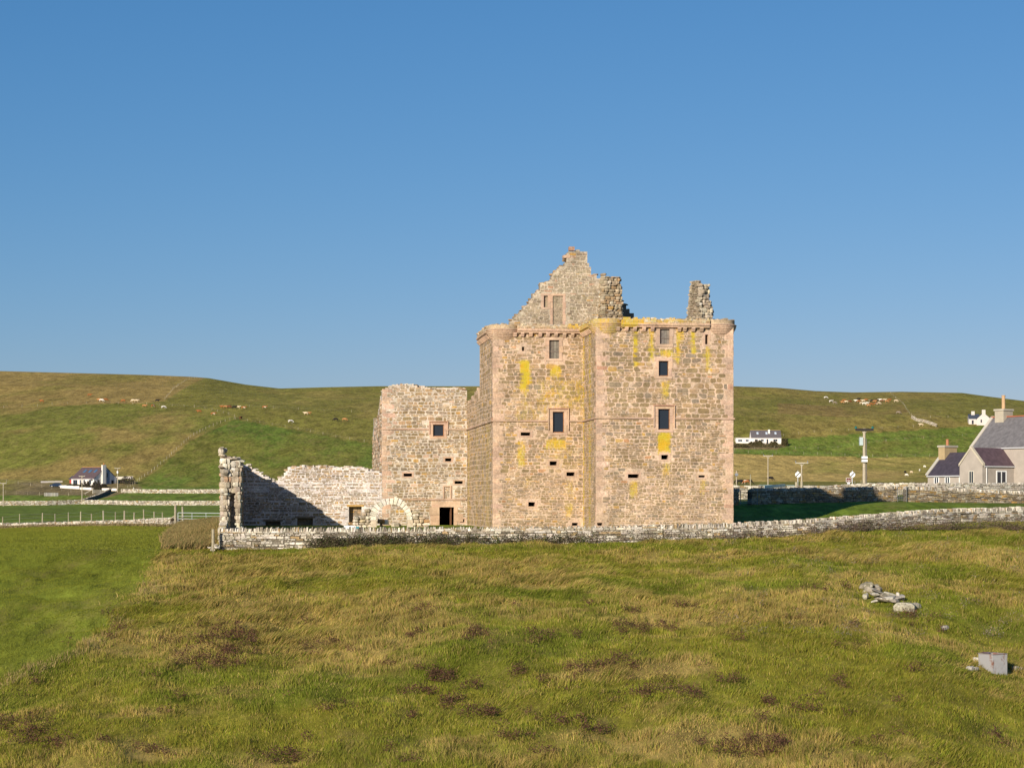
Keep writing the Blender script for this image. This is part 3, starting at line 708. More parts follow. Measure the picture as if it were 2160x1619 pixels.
# parapet, cornice mouldings, corner rounds, corbels
ZB = 10.18; ZC = 10.40
def lch(fr, extra=()): return lich_fn(fr, list(extra), .25)
lpw = lich_fn(FW, [(1236, 1360, 660, 700, .78), (1360, 1440, 660, 690, .62), (1440, 1510, 660, 690, .48)], .35)
lpm = lich_fn(FM, [(1020, 1060, 680, 700, .5), (1195, 1262, 660, 700, .75)], .3)
faces = [(FW, 1.5, 6.94, lpw), (FSN, -.6, 3.5, lambda u, z: .7), (FM, 1.5, 5.9, lpm), (FMN, 8.6, 14.36, lambda u, z: .3)]
for fr, a, b, lf in faces:
    m_ = MB(); mp = MB()
    for (za, zb_, pr) in ((ZC, ZC + .07, .20), (ZC + .07, ZC + .12, .235), (ZC + .12, ZC + .20, .29), (ZC + .20, ZC + .26, .25)):
        u = a
        while u < b:
            u2 = min(u + uni(.7, 1.2), b); m_.li = lf((u + u2) / 2, za); bar(m_, fr, u, u2 - .004, za, zb_, -.1, pr + uni(-.008, .008), jit(PINK, .1)); u = u2
    m_.li = 0
    top = [(a - .3, 10.95)] + [(x, 10.93 + uni(-.07, .05)) for x in np.arange(a, b, .35)] + [(b + .3, 10.92)]
    fr2 = Frame(fr.O + fr.n * .20, fr.u, fr.n)
    ins = slab(mp, fr2, a, b, ZC + .262, 11.1, .36, top, (), .11, (.46, .36, .24), lf, rag=.05)
    lay(mp, fr2, a, b, ZC + .27, 11.05, ins, [(3, TANB), (3, (.36, .27, .18)), (2, PALE)], lf, courses=(.12, .17), gap=.02, thin=0, waves=.01, hs_=(.008, .03))
    crest(mp, fr2, a, b, [(x, z - .03) for x, z in top], .36, [(3, PALE), (3, TANB), (2, (.42, .33, .22))], (.14, .34))
    m_.build('cornice', M_CASTLE, CASTLE); mp.build('parapet', M_CASTLE, CASTLE)
def drum(name_c, cor, iu, iv, ln):
    c0 = cor + UD * iu + DV * iv; m_ = MB(); m_.li = ln
    steps = [(.805, 9.86), (.80, 9.90), (.84, 10.0), (.84, 10.04), (.90, 10.06), (.91, 10.13), (.955, 10.15), (.965, 10.22), (1.0, 10.25), (1.01, 10.32), (1.05, 10.35), (1.06, 10.43), (1.08, 10.46), (1.09, 10.50), (1.055, 10.52), (1.055, 10.56), (1.10, 10.57), (1.10, 10.61), (1.0, 10.66)]
    m_.col = (PINK[0] * .92, PINK[1] * .92, PINK[2] * .92); m_.lathe(c0.x, c0.y, [(r_ + max(0, (z_ - 9.9)) * .09, z_) for r_, z_ in steps], 56)
    m_.build('corner_round', M_CASTLE, CASTLE)
    m_ = MB(); m_.li = ln; m_.col = (.42, .32, .21); m_.lathe(c0.x, c0.y, [(1.04, 10.66), (1.04, 10.9), (.65, 10.92), (.6, 10.7)], 48); m_.li = 0
    n = 18
    for k in range(n):
        t = 2 * math.pi * k / n + uni(-.1, .1); rock(m_, (c0.x + .85 * math.cos(t), c0.y + .85 * math.sin(t), 10.90 + uni(-.02, .04)), uni(.2, .34), uni(.25, .35), uni(.07, .13), pick([(2, TANB), (2, (.42, .33, .22)), (1, PALE)]), t + 1.57)
    m_.build('round_parapet', M_CASTLE, CASTLE)
drum('r', C1, -.80, .80, .2); drum('l', C2, .80, .80, .6); drum('m', Mc, .80, .80, .35)
def corbels(fr, pxs=None, us=None, z=ZC):
    for u in (us if us is not None else [fr.uof(p) for p in pxs]):
        m_ = MB(); c_ = jit(PINK, .12); wv = .105
        for (a, b, pr) in ((0, .075, .24), (.075, .15, .19), (.15, .23, .12)):
            bar(m_, fr, u - wv, u + wv, z - b, z - a - .001, -.1, pr, c_)
        m_.build('corbel', M_SAND, CASTLE)
corbels(FW, [1303, 1321, 1338.5, 1357.5, 1375.5, 1432, 1443.5, 1461.5, 1479])
corbels(FM, [1086, 1101.5, 1119, 1139, 1155, 1172, 1190, 1207])
corbels(FSN, us=[.25, .75, 1.25, 1.75, 2.25, 2.75, 3.25]); corbels(FMN, us=list(np.arange(8.6, 14.2, .52)))
# gable with stepped outline standing behind the parapet
FG = Frame(Mc + DV * .95, UD)
gp = [(1076, 679), (1080, 672), (1092, 664), (1103, 651), (1119, 633), (1125, 621), (1139, 611), (1140.5, 599), (1160, 594), (1165, 578), (1174, 571), (1181, 562), (1193, 560), (1194, 544), (1197, 543), (1197.5, 529), (1239, 529), (1239.2, 536), (1237, 544), (1238, 554), (1243, 555), (1243.5, 562), (1248.5, 563), (1248.6, 579), (1258, 580), (1258.5, 588), (1267, 589), (1268, 660), (1276, 690)]
gu = []
for q in gp:
    u, z = FG.uz(*q)
    if gu and u <= gu[-1][0]: u = gu[-1][0] + .01
    gu.append((u, z))
gh = [FG.rect(1146.5, 1156, 623, 648), FG.rect(1165.5, 1188, 624, 690)]
mb = MB(); ins = slab(mb, FG, gu[0][0], gu[-1][0], 9.9, 16.2, .8, gu, gh, .12, (.44, .37, .28), None, rag=.03)
lay(mb, FG, gu[0][0], gu[-1][0], 9.9, 16.1, ins_with(ins, gh, .1), [(4, (.27, .22, .15)), (3, GREYB), (3, (.31, .25, .17)), (.3, OCHRE), (.3, PINKD)], None, courses=(.10, .22), gap=.03, thin=.45)
crest(mb, FG, gu[0][0] + .1, gu[14][0], gu, .8, PAL_R, (.2, .4)); crest(mb, FG, gu[16][0] + .3, gu[-2][0], gu, .8, PAL_R, (.2, .35))
u_, z_ = FG.uz(1207, 527); bar(mb, FG, u_ - .17, u_ + .17, z_ - .02, z_ + .22, -.5, -.1, PINKD)
u_, z_ = FG.uz(1193, 541); bar(mb, FG, u_ - .14, u_ + .3, z_ - .09, z_ + .09, -.5, .02, PINK)
for h in gh:   # blocked openings
    dd = .16 if h[1] - h[0] < .4 else .07; bar(mb, FG, h[0], h[1], h[2], h[3], -.6, -dd, (.36, .29, .21))
    lay(mb, Frame(FG.O - FG.n * dd, FG.u, FG.n), h[0] + .02, h[1] - .02, h[2], h[3], lambda u, z: True, [(3, (.31, .25, .17)), (2, GREYB)], None, courses=(.07, .14), thin=0, gap=.02)
mb.build('gable', M_CASTLE, CASTLE)
for h in gh: surround(FG, h, .13, .02).build('blocked_opening', M_SAND, CASTLE)

def pillar(mb, bot, top, z0, z1, pal, lay_h=(.12, .22), size=(.2, .42), rough=.06, core=(.2, .16, .11)):
    """ragged rubble mass: bot/top = lists of (x,y) corners in the same order"""
    n = len(bot); z = z0
    cb = [mb.vert((*p_, z0), core) for p_ in [(Vector(b).lerp(Vector((sum(q[0] for q in bot) / n, sum(q[1] for q in bot) / n)), .12)) for b in bot]]
    ct = [mb.vert((*p_, z1 - .1), core) for p_ in [(Vector(b).lerp(Vector((sum(q[0] for q in top) / n, sum(q[1] for q in top) / n)), .15)) for b in top]]
    for k in range(n): mb.f.append((cb[k], cb[(k + 1) % n], ct[(k + 1) % n], ct[k]))
    mb.f.append(tuple(ct))
    while z < z1:
        hh = uni(*lay_h); t = (z - z0) / (z1 - z0)
        cor = [Vector(b).lerp(Vector(a), t) for b, a in zip(bot, top)]
        for k in range(n):
            a = cor[k]; b = cor[(k + 1) % n]; L = (b - a).length; d = (b - a) / max(L, 1e-5); s_ = uni(0, .15)
            nrm = Vector((d.y, -d.x))
            while s_ < L:
                w_ = uni(*size); w_ = min(w_, max(L - s_, .12)); c_ = a + d * (s_ + w_ / 2) - nrm * (uni(.02, .12)) + nrm * uni(-rough, rough)
                rock(mb, (c_.x, c_.y, z + hh / 2), w_ * .98, uni(.25, .38), hh * 1.0, pick(pal), math.atan2(d.y, d.x) + uni(-.08, .08), .06, .1); s_ += w_
        z += hh
def gpt(px, Y): return ((px - CX) / F * Y, Y)
PALP = [(3, (.38, .31, .22)), (3, (.31, .25, .17)), (.8, (.5, .45, .36)), (2, TANB), (.2, OCHRE)]
mb = MB()
pillar(mb, [gpt(1268, 124.3), gpt(1317, 124.6), gpt(1311, 126.2), gpt(1262, 126.0)], [gpt(1270, 124.3), gpt(1306, 124.6), gpt(1301, 125.8), gpt(1268, 125.8)], 10.3, (HY - 583) * 124.4 / F, PALP, (.09, .22), (.15, .5), .035)
x, y = gpt(1273, 124.5); rock(mb, (x, y, (HY - 579) * 124.5 / F), .36, .4, .16, GREYB, .1)
for i, (a, b, t_) in enumerate(((1306, 1321, 641), (1306, 1328, 652), (1306, 1337, 660))):
    fr = Frame((*gpt(a, 127.6 + i * .02), 0), UD); bar(mb, fr, 0, fr.uof(b), 9.9, (HY - t_) * 127.6 / F, -.7, 0 + i * .02, GREYB)
    for k in range(4): xx = fr.p(uni(0, fr.uof(b)), (HY - t_) * 127.6 / F, -.3); rock(mb, xx, .3, .4, .1, GREYB)
mb.build('turret_stump', M_CASTLE, CASTLE)
mb = MB()
pillar(mb, [gpt(1447, 122.2), gpt(1476, 121.0), gpt(1488, 121.6), gpt(1466, 123.0)], [gpt(1458, 121.9), gpt(1470, 121.4), gpt(1476, 121.6), gpt(1466, 122.3)], 10.3, (HY - 592) * 121.4 / F, [(3, (.34, .28, .20)), (2, (.36, .30, .22)), (2, (.30, .25, .18))], (.07, .12), (.2, .45), .015)
pillar(mb, [gpt(1476, 121.1), gpt(1505, 121.5), gpt(1503, 122.4), gpt(1480, 122.4)], [gpt(1473, 121.3), gpt(1492, 121.6), gpt(1490, 122.0), gpt(1474, 122.2)], 10.3, (HY - 600) * 121.4 / F, [(3, (.36, .30, .22)), (2, (.46, .40, .31)), (1, (.55, .50, .42))], (.14, .3), (.2, .45), .09)
mb.build('chimney_stump', M_CASTLE, CASTLE)

# ------------------------------------------------------------------ ruined courtyard: end wall, back wall, arch
SW0 = Vector((-16.1, 118.0, 0))
RW = empty('courtyard_wall', (SW0.x, SW0.y, -1.9), 'ruined L-shaped courtyard wall left of the castle, its broken end standing tall', 'ruined wall')
FB = Frame(Pc - UD * 9.56, UD)
bp = FB.prof([(515, 978), (525, 981), (540, 990), (552, 998), (566, 1007), (580, 1014), (586, 1016), (588, 1010), (597, 1003), (603, 993), (609, 984), (640, 984), (690, 983), (720, 986), (745, 985), (770, 987), (785, 993), (806, 997)]); bp[0] = (-.9, bp[0][1] - .02); bp[-1] = (9.54, bp[-1][1])
bh = [FB.rect(560, 592, 1099, 1118), FB.rect(627, 660, 1092, 1118), FB.rect(736, 763, 1068, 1116)]
mb = MB(); ins = slab(mb, FB, -.9, 9.54, -2.3, 3.0, .9, bp, bh, .13, (.60, .54, .50), None, rag=.05)
lay(mb, FB, -.3, 9.54, -2.2, 2.9, ins_with(ins, bh, .05), PAL_R, None, courses=(.09, .2), gap=.045, thin=.5, waves=.06, aspect=(1.2, 3.4))
crest(mb, FB, 0, 9.5, bp, .9, [(4, PALE), (2, (.6, .55, .47)), (2, TANB)], (.2, .5))
for h, c_ in zip(bh, (GREYB, GREYB, OCHRE)):
    bar(mb, FB, h[0] - .15, h[1] + .15, h[3], h[3] + .14, -.3, .03, c_); bar(mb, FB, h[0], h[1], h[2], h[3], -.85, -.45, GREYB)
lay(mb, Frame(FB.O - FB.n * .45, FB.u, FB.n), bh[2][0], bh[2][1], bh[2][2], bh[2][3], lambda u, z: True, PAL_R, None, courses=(.08, .16), thin=0)
mb.build('back_wall', M_RUIN, RW)
# the side wall running towards the camera; its broken near end faces us
FI = Frame(SW0, DV)                       # inner (right-hand) face, shaded
FO = Frame(SW0 - UD * 1.12 + DV * 20, -DV)  # outer (left) face
zt = lambda px, py, Y: (HY - py) * Y / F
ip = [(0, 2.45), (3, 2.35), (6, 2.5), (10, 2.3), (14, 2.5), (18, 2.3), (20, 2.4)]
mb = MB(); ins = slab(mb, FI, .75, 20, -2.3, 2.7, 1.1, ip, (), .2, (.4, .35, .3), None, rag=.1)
lay(mb, FI, .3, 20, -2.2, 2.6, ins, PAL_R, None, courses=(.12, .26), gap=.04)
op = [(0, 2.4), (10, 2.4), (20, 2.6)]
lay(mb, FO, 0, 19.5, -2.2, 2.3, lambda u, z: True, PAL_R, None, courses=(.12, .26), gap=.04)
crest(mb, FI, .3, 20, ip, 1.1, [(3, PALE), (2, TANB)], (.25, .6))
def at2(a, d): v = SW0 - UD * a + DV * d; return (v.x, v.y)
PE = [(3, (.50, .45, .36)), (3, (.40, .34, .26)), (2, (.30, .25, .19)), (1, (.60, .56, .48)), (.5, (.42, .28, .18))]
pillar(mb, [at2(.17, .0), at2(0, .0), at2(0, 1.0), at2(.17, 1.0)], [at2(.25, .0), at2(0, .0), at2(0, 1.0), at2(.25, 1.0)], -2.3, .4, PE, (.14, .34), (.16, .4), .04)
pillar(mb, [at2(1.12, .0), at2(.66, .0), at2(.66, 1.0), at2(1.12, 1.0)], [at2(1.1, .0), at2(.74, .0), at2(.74, 1.0), at2(1.1, 1.0)], -2.3, .45, PE, (.14, .36), (.2, .48), .03)
pillar(mb, [at2(.8, 1.0), at2(.1, 1.0), at2(.1, 1.5), at2(.8, 1.5)], [at2(.8, .8), at2(.1, .8), at2(.1, 1.5), at2(.8, 1.5)], -2.3, .5, PE, (.16, .3), (.2, .4), .12)
pillar(mb, [at2(.46, .05), at2(0, .0), at2(0, 1.0), at2(.46, 1.0)], [at2(.5, .0), at2(0, .0), at2(0, 1.0), at2(.5, 1.0)], .4, 2.1, PE, (.2, .42), (.25, .55), .02)
pillar(mb, [at2(1.12, .0), at2(.5, .08), at2(.5, 1.0), at2(1.12, 1.0)], [at2(1.1, .0), at2(.62, .0), at2(.62, 1.0), at2(1.1, 1.0)], .45, 2.35, PE, (.16, .40), (.25, .55), .03)
for (a, d, z_, sx, sz) in ((.1, .3, 2.28, .75, .14), (.45, .3, 2.42, .95, .12), (.3, .35, 2.16, .9, .12), (.8, .4, 2.50, .8, .12), (1.05, .2, 2.62, .5, .14), (1.1, .1, 2.85, .42, .36), (1.1, .15, 3.02, .3, .1), (.92, .5, 2.9, .3, .25), (1.14, .0, 1.92, .35, .12), (.95, .0, 1.65, .5, .3), (.0, .1, 1.95, .35, .1)):
    rock(mb, (*at2(a, d), z_), sx, uni(.5, .8), sz, pick(PE), .12, .12, .1)
mb.build('broken_end', M_RUIN, RW)

AR = empty('stone_arch', (-7.86, 130, -1.9), 'pale round stone arch between heaps of rubble in front of the rear tower', 'stone arch')
FA = Frame(P(826, 1053, 130), UD); ac = 0.0; az = (HY - 1096) * 130 / F; ri = 1.03
def arcring(n=15):
    for k in range(n):
        t0 = math.pi * k / n; t1 = math.pi * (k + 1) / n; ro = ri + uni(.32, .50); m_ = MB(); c_ = jit((.64, .59, .49), .12); g_ = .012
        pts = []
        for (r_, t) in ((ri, t0 + g_), (ro, t0 + g_ + uni(0, .03)), (ro + uni(-.04, .04), t1 - g_), (ri, t1 - g_)): pts.append((-r_ * math.cos(t), az + r_ * math.sin(t)))
        o0, o1 = uni(-.02, .03), -.5
        m_.hexa([FA.p(u, z, o0) for u, z in pts] + [FA.p(u, z, o1) for u, z in pts], c_); m_.build('voussoir', M_RUIN, AR)
arcring()
for s_ in (-1, 1):
    mb = MB(); z = az; u_in = s_ * ri
    while z > -2.3:
        h_ = uni(.25, .45); w_ = uni(.35, .5); a, b = (u_in - w_, u_in) if s_ < 0 else (u_in, u_in + w_)
        bar(mb, FA, a, b, z - h_, z - .01, -.5, uni(-.02, .02), jit((.52, .44, .32), .12)); z -= h_
    if s_ < 0: bar(mb, FA, -ri, -ri + .07, -2.3, az, -.5, .04, (.40, .34, .25))
    mb.build('jamb', M_RUIN, AR)
PA = [(3, (.60, .53, .42)), (2, (.45, .36, .24)), (1, (.42, .26, .12)), (2, (.34, .29, .21))]
for (pa) in ([(-1.42, -.55), (-1.7, -.75), (-2.1, -1.0), (-2.5, -1.25), (-2.75, -1.7), (-2.8, -2.2)], [(1.42, -.7), (1.7, -.95), (2.05, -1.0), (2.35, -1.3), (2.45, -1.8), (2.5, -2.2)]):
    mb = MB(); us_ = [q[0] for q in pa]; zz_ = [q[1] for q in pa]; s_ = 1 if us_[1] > us_[0] else -1
    z = -2.2
    while z < -.6:
        hh = uni(.13, .26); u = 1.35
        while True:
            zt_ = float(np.interp(u + .1, [abs(v) for v in us_], zz_))
            if z + hh * .6 > zt_ or u > 2.8: break
            w_ = uni(.25, .55); cpt = FA.p(s_ * (u + w_ / 2), z + hh / 2, -.25 + uni(-.08, .06)); rock(mb, cpt, w_, .6, hh, pick(PA), .12, .08, .12)
            cpt = FA.p(s_ * (u + w_ / 2), z + hh / 2, -.6); rock(mb, cpt, w_, .5, hh, pick(PA), .12, .08, .12); u += w_ * .95
        z += hh
    mb.build('rubble_flank', M_RUIN, AR)
mb = MB(); pb = P(814, 1100, 131.5); mb.col = (.62, .62, .62); mb.lathe(pb.x, pb.y, [(.19, pb.z - .18), (.21, pb.z - .15), (.18, pb.z + .12), (.15, pb.z + .15), (.0, pb.z + .15)], 20)
bk = mb.build('bucket', M_METAL, None, True); tag(bk, 'upturned silvery metal bucket seen through the pale stone arch', 'bucket')
mb = MB(); pb = P(803, 1099, 131.2); rock(mb, (pb.x, pb.y, pb.z), .5, .4, .3, (.25, .17, .09)); mb.tube((pb.x, pb.y, pb.z), (pb.x + .1, pb.y, -2), .09, c=(.2, .15, .1)); tag(mb.build('stone_block', M_RUIN), 'brown stone block balanced on a stub beside the metal bucket', 'stone')
mb = MB(); pb = P(828, 1099, 131.5); rock(mb, (pb.x + .2, pb.y + .3, -1.75), .7, .5, .42, PALE); tag(mb.build('boulder', M_RUIN), 'pale boulder lying on the grass under the stone arch', 'boulder')
mb = MB(); pb = P(738, 1111, 116); mb.box(pb.x - .35, pb.x + .35, pb.y, pb.y + .4, pb.z - .9, pb.z + .08, (.75, .75, .75)); mb.box(pb.x + .36, pb.x + .52, pb.y, pb.y + .3, pb.z - .8, pb.z + .03, (.05, .25, .3)); tag(mb.build('storage_box', M_PAINT), 'white box with a blue end just showing above the enclosure wall left of the arch', 'box')
#BUILD2
# ------------------------------------------------------------------ dry stone walls
def drystone(name, label, pts, thick=.45, pal=PAL_D, courses=(.07, .17), coping='slab', both=False, group=None, csz=(.05, .11), ch=(.2, .3), aspect=(1.4, 4.5), gap=.02, cpal=None):
    mb = MB(); cpal = cpal or pal
    for (x0, y0, b0, t0), (x1, y1, b1, t1) in zip(pts, pts[1:]):
        a = Vector((x0, y0, 0)); b = Vector((x1, y1, 0)); L = (b - a).length; fr = Frame(a, (b - a))
        cz = .22 if coping == 'slab' else .05
        core = (.14, .12, .09)
        mb.hexa([fr.p(0, b0, -.03), fr.p(L, b1, -.03), fr.p(L, b1, -thick), fr.p(0, b0, -thick), fr.p(0, t0 - cz, -.03), fr.p(L, t1 - cz, -.03), fr.p(L, t1 - cz, -thick), fr.p(0, t0 - cz, -thick)], core)
        # courses follow the slope of the wall: lay on a level frame then shear
        sub = MB(); H = max(t0 - b0, t1 - b1) - cz
        lay(sub, Frame((0, 0), (1, 0)), 0, L, 0, H, lambda u, z: True, pal, None, hs_=(.0, .06), courses=courses, gap=gap, thin=.12, aspect=aspect, waves=.03, rnd=.25)
        base = len(mb.v)
        for (vx, vy, vz), c_ in zip(sub.v, sub.c):
            t = min(max(vx / L, 0), 1); z = (b0 + (b1 - b0) * t) + vz / H * ((t0 - b0) * (1 - t) + (t1 - b1) * t - cz)
            mb.vert(fr.p(vx, z, -vy), c_)
        mb.f += [tuple(i + base for i in f_) for f_ in sub.f]
        u = 0
        ang = math.atan2(fr.u.y, fr.u.x)
        while u < L:
            t = u / L; zt = t0 + (t1 - t0) * t
            if coping == 'slab':
                w_ = uni(*csz); h_ = uni(*ch); lean = uni(-.03, .07); c_ = pick(cpal)
                d0, d1 = uni(-.02, .03), -thick + uni(-.03, .03); zb_ = zt - cz - .02; zz = zb_ + h_
                mb.hexa([fr.p(u, zb_, d0), fr.p(u + w_, zb_, d0), fr.p(u + w_, zb_, d1), fr.p(u, zb_, d1), fr.p(u + lean + .01, zz - uni(0, .03), d0 - uni(0, .12)), fr.p(u + w_ + lean - .01, zz - uni(0, .04), d0 - uni(0, .12)), fr.p(u + w_ + lean - .01, zz, d1 + .06), fr.p(u + lean + .01, zz, d1 + .06)], c_)
                u += w_ + uni(.0, .03)
            else:
                w_ = uni(.2, .55)
                for dd in (-.05, -thick + .1):
                    x, y, z = fr.p(u + w_ / 2, zt - .05 + uni(-.06, .08), dd - uni(0, .15)); rock(mb, (x, y, z), w_, uni(.25, .4), uni(.12, .25), pick(cpal), ang + uni(-.3, .3))
                u += w_ * uni(.7, 1)
    o = mb.build(name, M_DRY); tag(o, label, 'dry stone wall', group); return o
def wpts(lst): return [(P(px, py, Y).x, Y, zb, (HY - py) * Y / F) for px, Y, py, zb in lst]
NW = [(461, 113, 1113.5), (600, 113, 1113), (900, 113, 1112), (1250, 113, 1109.5), (1400, 113.2, 1106.5), (1547, 113.5, 1103), (1640, 114.3, 1098), (1718, 115, 1094), (1827, 117, 1086), (1900, 118.5, 1080), (1970, 120, 1075), (2060, 122, 1072), (2160, 124, 1069), (2300, 126.5, 1066), (2600, 131, 1062)]
drystone('enclosure_wall', 'long pale dry stone wall with upright coping slabs in front of the castle', [(P(a, c_, b).x, b, (HY - c_) * b / F - 1.75, (HY - c_) * b / F) for a, b, c_ in NW])
x0 = P(461, 1113, 113)
drystone('return_wall', 'short dry stone return wall at the left end of the castle enclosure', [(SW0.x - 1.2, 118.2, -2.8, -1.2), (x0.x - .05, 113.3, -3.1, -1.62)], cpal=PAL_D)
tag(bpy.context.scene.objects['return_wall'], None, None)
mb = MB()
for k in range(9): a = P(uni(442, 462), uni(1148, 1160), 112.4); rock(mb, a, uni(.2, .45), uni(.2, .4), uni(.06, .14), pick(PAL_D))
tag(mb.build('fallen_stones', M_DRY), 'few flat white stones fallen at the foot of the enclosure wall\'s left end', 'stones', None, 'stuff')
# far side of the enclosure with its small gate
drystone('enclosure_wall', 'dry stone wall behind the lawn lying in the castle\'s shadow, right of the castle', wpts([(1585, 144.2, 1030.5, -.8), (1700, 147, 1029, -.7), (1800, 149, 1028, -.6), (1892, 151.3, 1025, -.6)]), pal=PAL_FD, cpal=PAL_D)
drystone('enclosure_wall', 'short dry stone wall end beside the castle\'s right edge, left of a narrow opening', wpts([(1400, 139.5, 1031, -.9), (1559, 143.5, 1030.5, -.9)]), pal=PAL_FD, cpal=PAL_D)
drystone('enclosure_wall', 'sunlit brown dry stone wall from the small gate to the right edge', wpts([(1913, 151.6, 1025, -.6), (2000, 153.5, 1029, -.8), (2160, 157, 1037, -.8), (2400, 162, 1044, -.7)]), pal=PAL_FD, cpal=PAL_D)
drystone('rubble_wall', 'short rough bright stone wall seen through the gap beside the castle', wpts([(1546, 168, 1026, -.7), (1600, 168, 1027, -.7)]), coping='rough', courses=(.12, .25))
drystone('roadside_wall', 'rough pale roadside wall behind the shadowed enclosure wall and below the road signs', wpts([(1500, 200, 1027.5, -.3), (1640, 205, 1027, -.3), (1740, 207, 1026, -.3), (1800, 208, 1022, -.3), (1850, 206, 1019.5, -.3), (1960, 205, 1020, -.3)]), coping='rough', courses=(.12, .25), pal=PAL_D)
drystone('farm_wall', 'pale lichened farmyard wall in front of the grey farmhouse', wpts([(1935, 192, 1020.5, -.3), (2050, 194, 1019.5, -.3), (2160, 197, 1019.5, -.3), (2400, 202, 1020, -.3)]), coping='rough', courses=(.12, .25), pal=[(3, (.42, .37, .31)), (2, (.5, .46, .4)), (1, (.3, .26, .2))])
def terr_wall(name, label, pts, h, y0=300, **k):
    w_ = []
    for px, py in pts:
        v = hit(px, py, y0); w_.append((v.x, v.y, v.z - .4, v.z + h))
    return drystone(name, label, w_, coping='rough', courses=(.2, .4), aspect=(1, 2.2), pal=PAL_D, **k)
G1 = 'field walls in the valley left of the castle'
terr_wall('field_wall', 'low pale dry stone wall crossing the valley, the nearer of the two parallel walls', [(-60, 1066), (100, 1065), (170, 1063), (300, 1065), (480, 1065), (620, 1064)], 1.25, group=G1)
terr_wall('field_wall', 'low pale dry stone wall crossing the valley, the farther of the two parallel walls', [(255, 1038.5), (350, 1040), (480, 1040), (620, 1040)], 1.15, group=G1)
terr_wall('field_wall', 'dark dry stone wall running diagonally down from the white cottage garden', [(232, 1037), (210, 1048), (172, 1061)], 1.1, group=G1)
terr_wall('field_wall', 'curving pale dry stone wall on the right hillside below the small cottage', [(1922, 882), (1932, 888), (1950, 891), (1966, 897), (1975, 900)], 1.3, 500)
nearw = []
for px, Y, py in ((-40, 236, 1104), (60, 228, 1103.5), (150, 220, 1101), (250, 206, 1098.5), (330, 192, 1094.5), (362, 184, 1093)): v = P(px, py, Y); nearw.append((v.x, Y, tz(px, Y) - .3, v.z))
drystone('field_wall', 'tumbledown low stone wall running from the left edge to the metal field gate', nearw, coping='rough', pal=PAL_D, courses=(.12, .28), aspect=(1, 2.4))

# ------------------------------------------------------------------ posts, fences, poles, gate, signs
WOODC = (.34, .30, .21)
def fence(label, pts, step, h=1.15, r=.05, group=None, y0=300, wires=True, wpt=None, cat='fence', lean=.05):
    W = wpt if wpt else [hit(px, py, y0) for px, py in pts]
    t = empty('wire_fence', W[0], label, cat, group)
    seg = [(b - a).length for a, b in zip(W, W[1:])]; tot = sum(seg); n = min(98, max(2, int(tot / step))); prev = None; wm = MB()
    tops = []
    for k in range(n + 1):
        d = tot * k / n; i = 0
        while i < len(seg) - 1 and d > seg[i]: d -= seg[i]; i += 1
        p_ = W[i].lerp(W[i + 1], min(1, d / seg[i])); px = CX + p_.x / p_.y * F; p_.z = tz(px, p_.y)
        p_.x += uni(-.1, .1); hh = h * uni(.85, 1.12); m_ = MB(); rr = r * uni(.8, 1.3)
        q = p_ + Vector((uni(-lean, lean), uni(-lean, lean), hh)); m_.tube(p_ - Vector((0, 0, .2)), q, rr, rr * .85, 6, jit(WOODC, .25)); m_.build('post', M_WOOD, t)
        tops.append((p_, q))
    if wires:
        for (a, b), (c_, d) in zip(tops, tops[1:]):
            for f_ in (.35, .65, .93): wm.tube(a.lerp(b, f_), c_.lerp(d, f_), .006, None, 3, (.3, .3, .3))
        wm.build('wire', M_METAL, t)
    return t
fence('line of fence posts on the crest of the left hill above the near slope', [(-30, 862), (60, 858), (130, 852), (210, 850), (300, 853), (380, 857), (440, 863), (495, 878)], 9, r=.07)
fence('fence climbing the left hill diagonally along a dark furrow', [(270, 1030), (300, 1008), (345, 975), (380, 942), (405, 920), (440, 902), (465, 892), (494, 883)], 6, r=.08)
fence('thin fence along the top of the rich green field left of the castle', [(497, 884), (560, 894), (640, 908), (720, 924), (800, 938)], 9, r=.07)
fence('high fence running up to the left skyline beside the pale hilltop pasture', [(348, 842), (360, 828), (378, 812), (395, 801), (415, 797)], 8, r=.07)
fence('level fence crossing the hillside above the green field, left of the castle', [(410, 858), (520, 858), (600, 862), (700, 868), (800, 871)], 12, r=.06)
fence('fence of small posts on the rough ground by the left edge below the hill', [(-10, 1040), (60, 1044), (110, 1046), (180, 1045)], 5)
fence('posts along the rough bank left of the parked car', [(-10, 1012), (30, 1020), (60, 1024), (100, 1030), (150, 1038)], 9)
fence('low fence along the foot of the tan field\'s upper edge on the right', [(1550, 954.5), (1640, 957), (1740, 959), (1830, 963), (1920, 963), (2000, 963), (2080, 962)], 6, r=.06)
fence('fence line crossing the middle of the bright green field on the right', [(1550, 949), (1650, 944), (1700, 948), (1760, 946), (1850, 932), (1950, 925), (2050, 918), (2110, 914)], 10, r=.06)
fence('fence along the top of the bright green field on the right hillside', [(1652, 920), (1720, 912), (1800, 908), (1900, 903), (1960, 898)], 9, r=.06)
fence('fence climbing the right hillside towards the skyline beside the cattle herd', [(1960, 895), (1925, 880), (1915, 868), (1903, 850), (1885, 836), (1878, 829)], 12, r=.07)
fence('fence above the curved stone wall near the small hillside cottage', [(1925, 878), (1965, 881), (2010, 880), (2040, 882)], 9, r=.07)
fw = []
for px, Y in ((4, 232), (48, 229), (90, 227), (131, 222), (160, 219), (209, 212), (240, 208), (292, 199), (310, 196), (345, 190)): v = P(px, 1100, Y); v.z = tz(px, Y); fw.append(v)
fence('row of leaning fence posts along the tumbledown wall left of the field gate', None, 3.6, 1.35, .07, wpt=fw)
fence('low wire fence in the pasture just behind the enclosure on the right', None, 6, 1.1, .04, wpt=[Vector((P(px, 1000, 232).x, 232, tz(px, 232))) for px in (1550, 1640, 1740, 1860)])
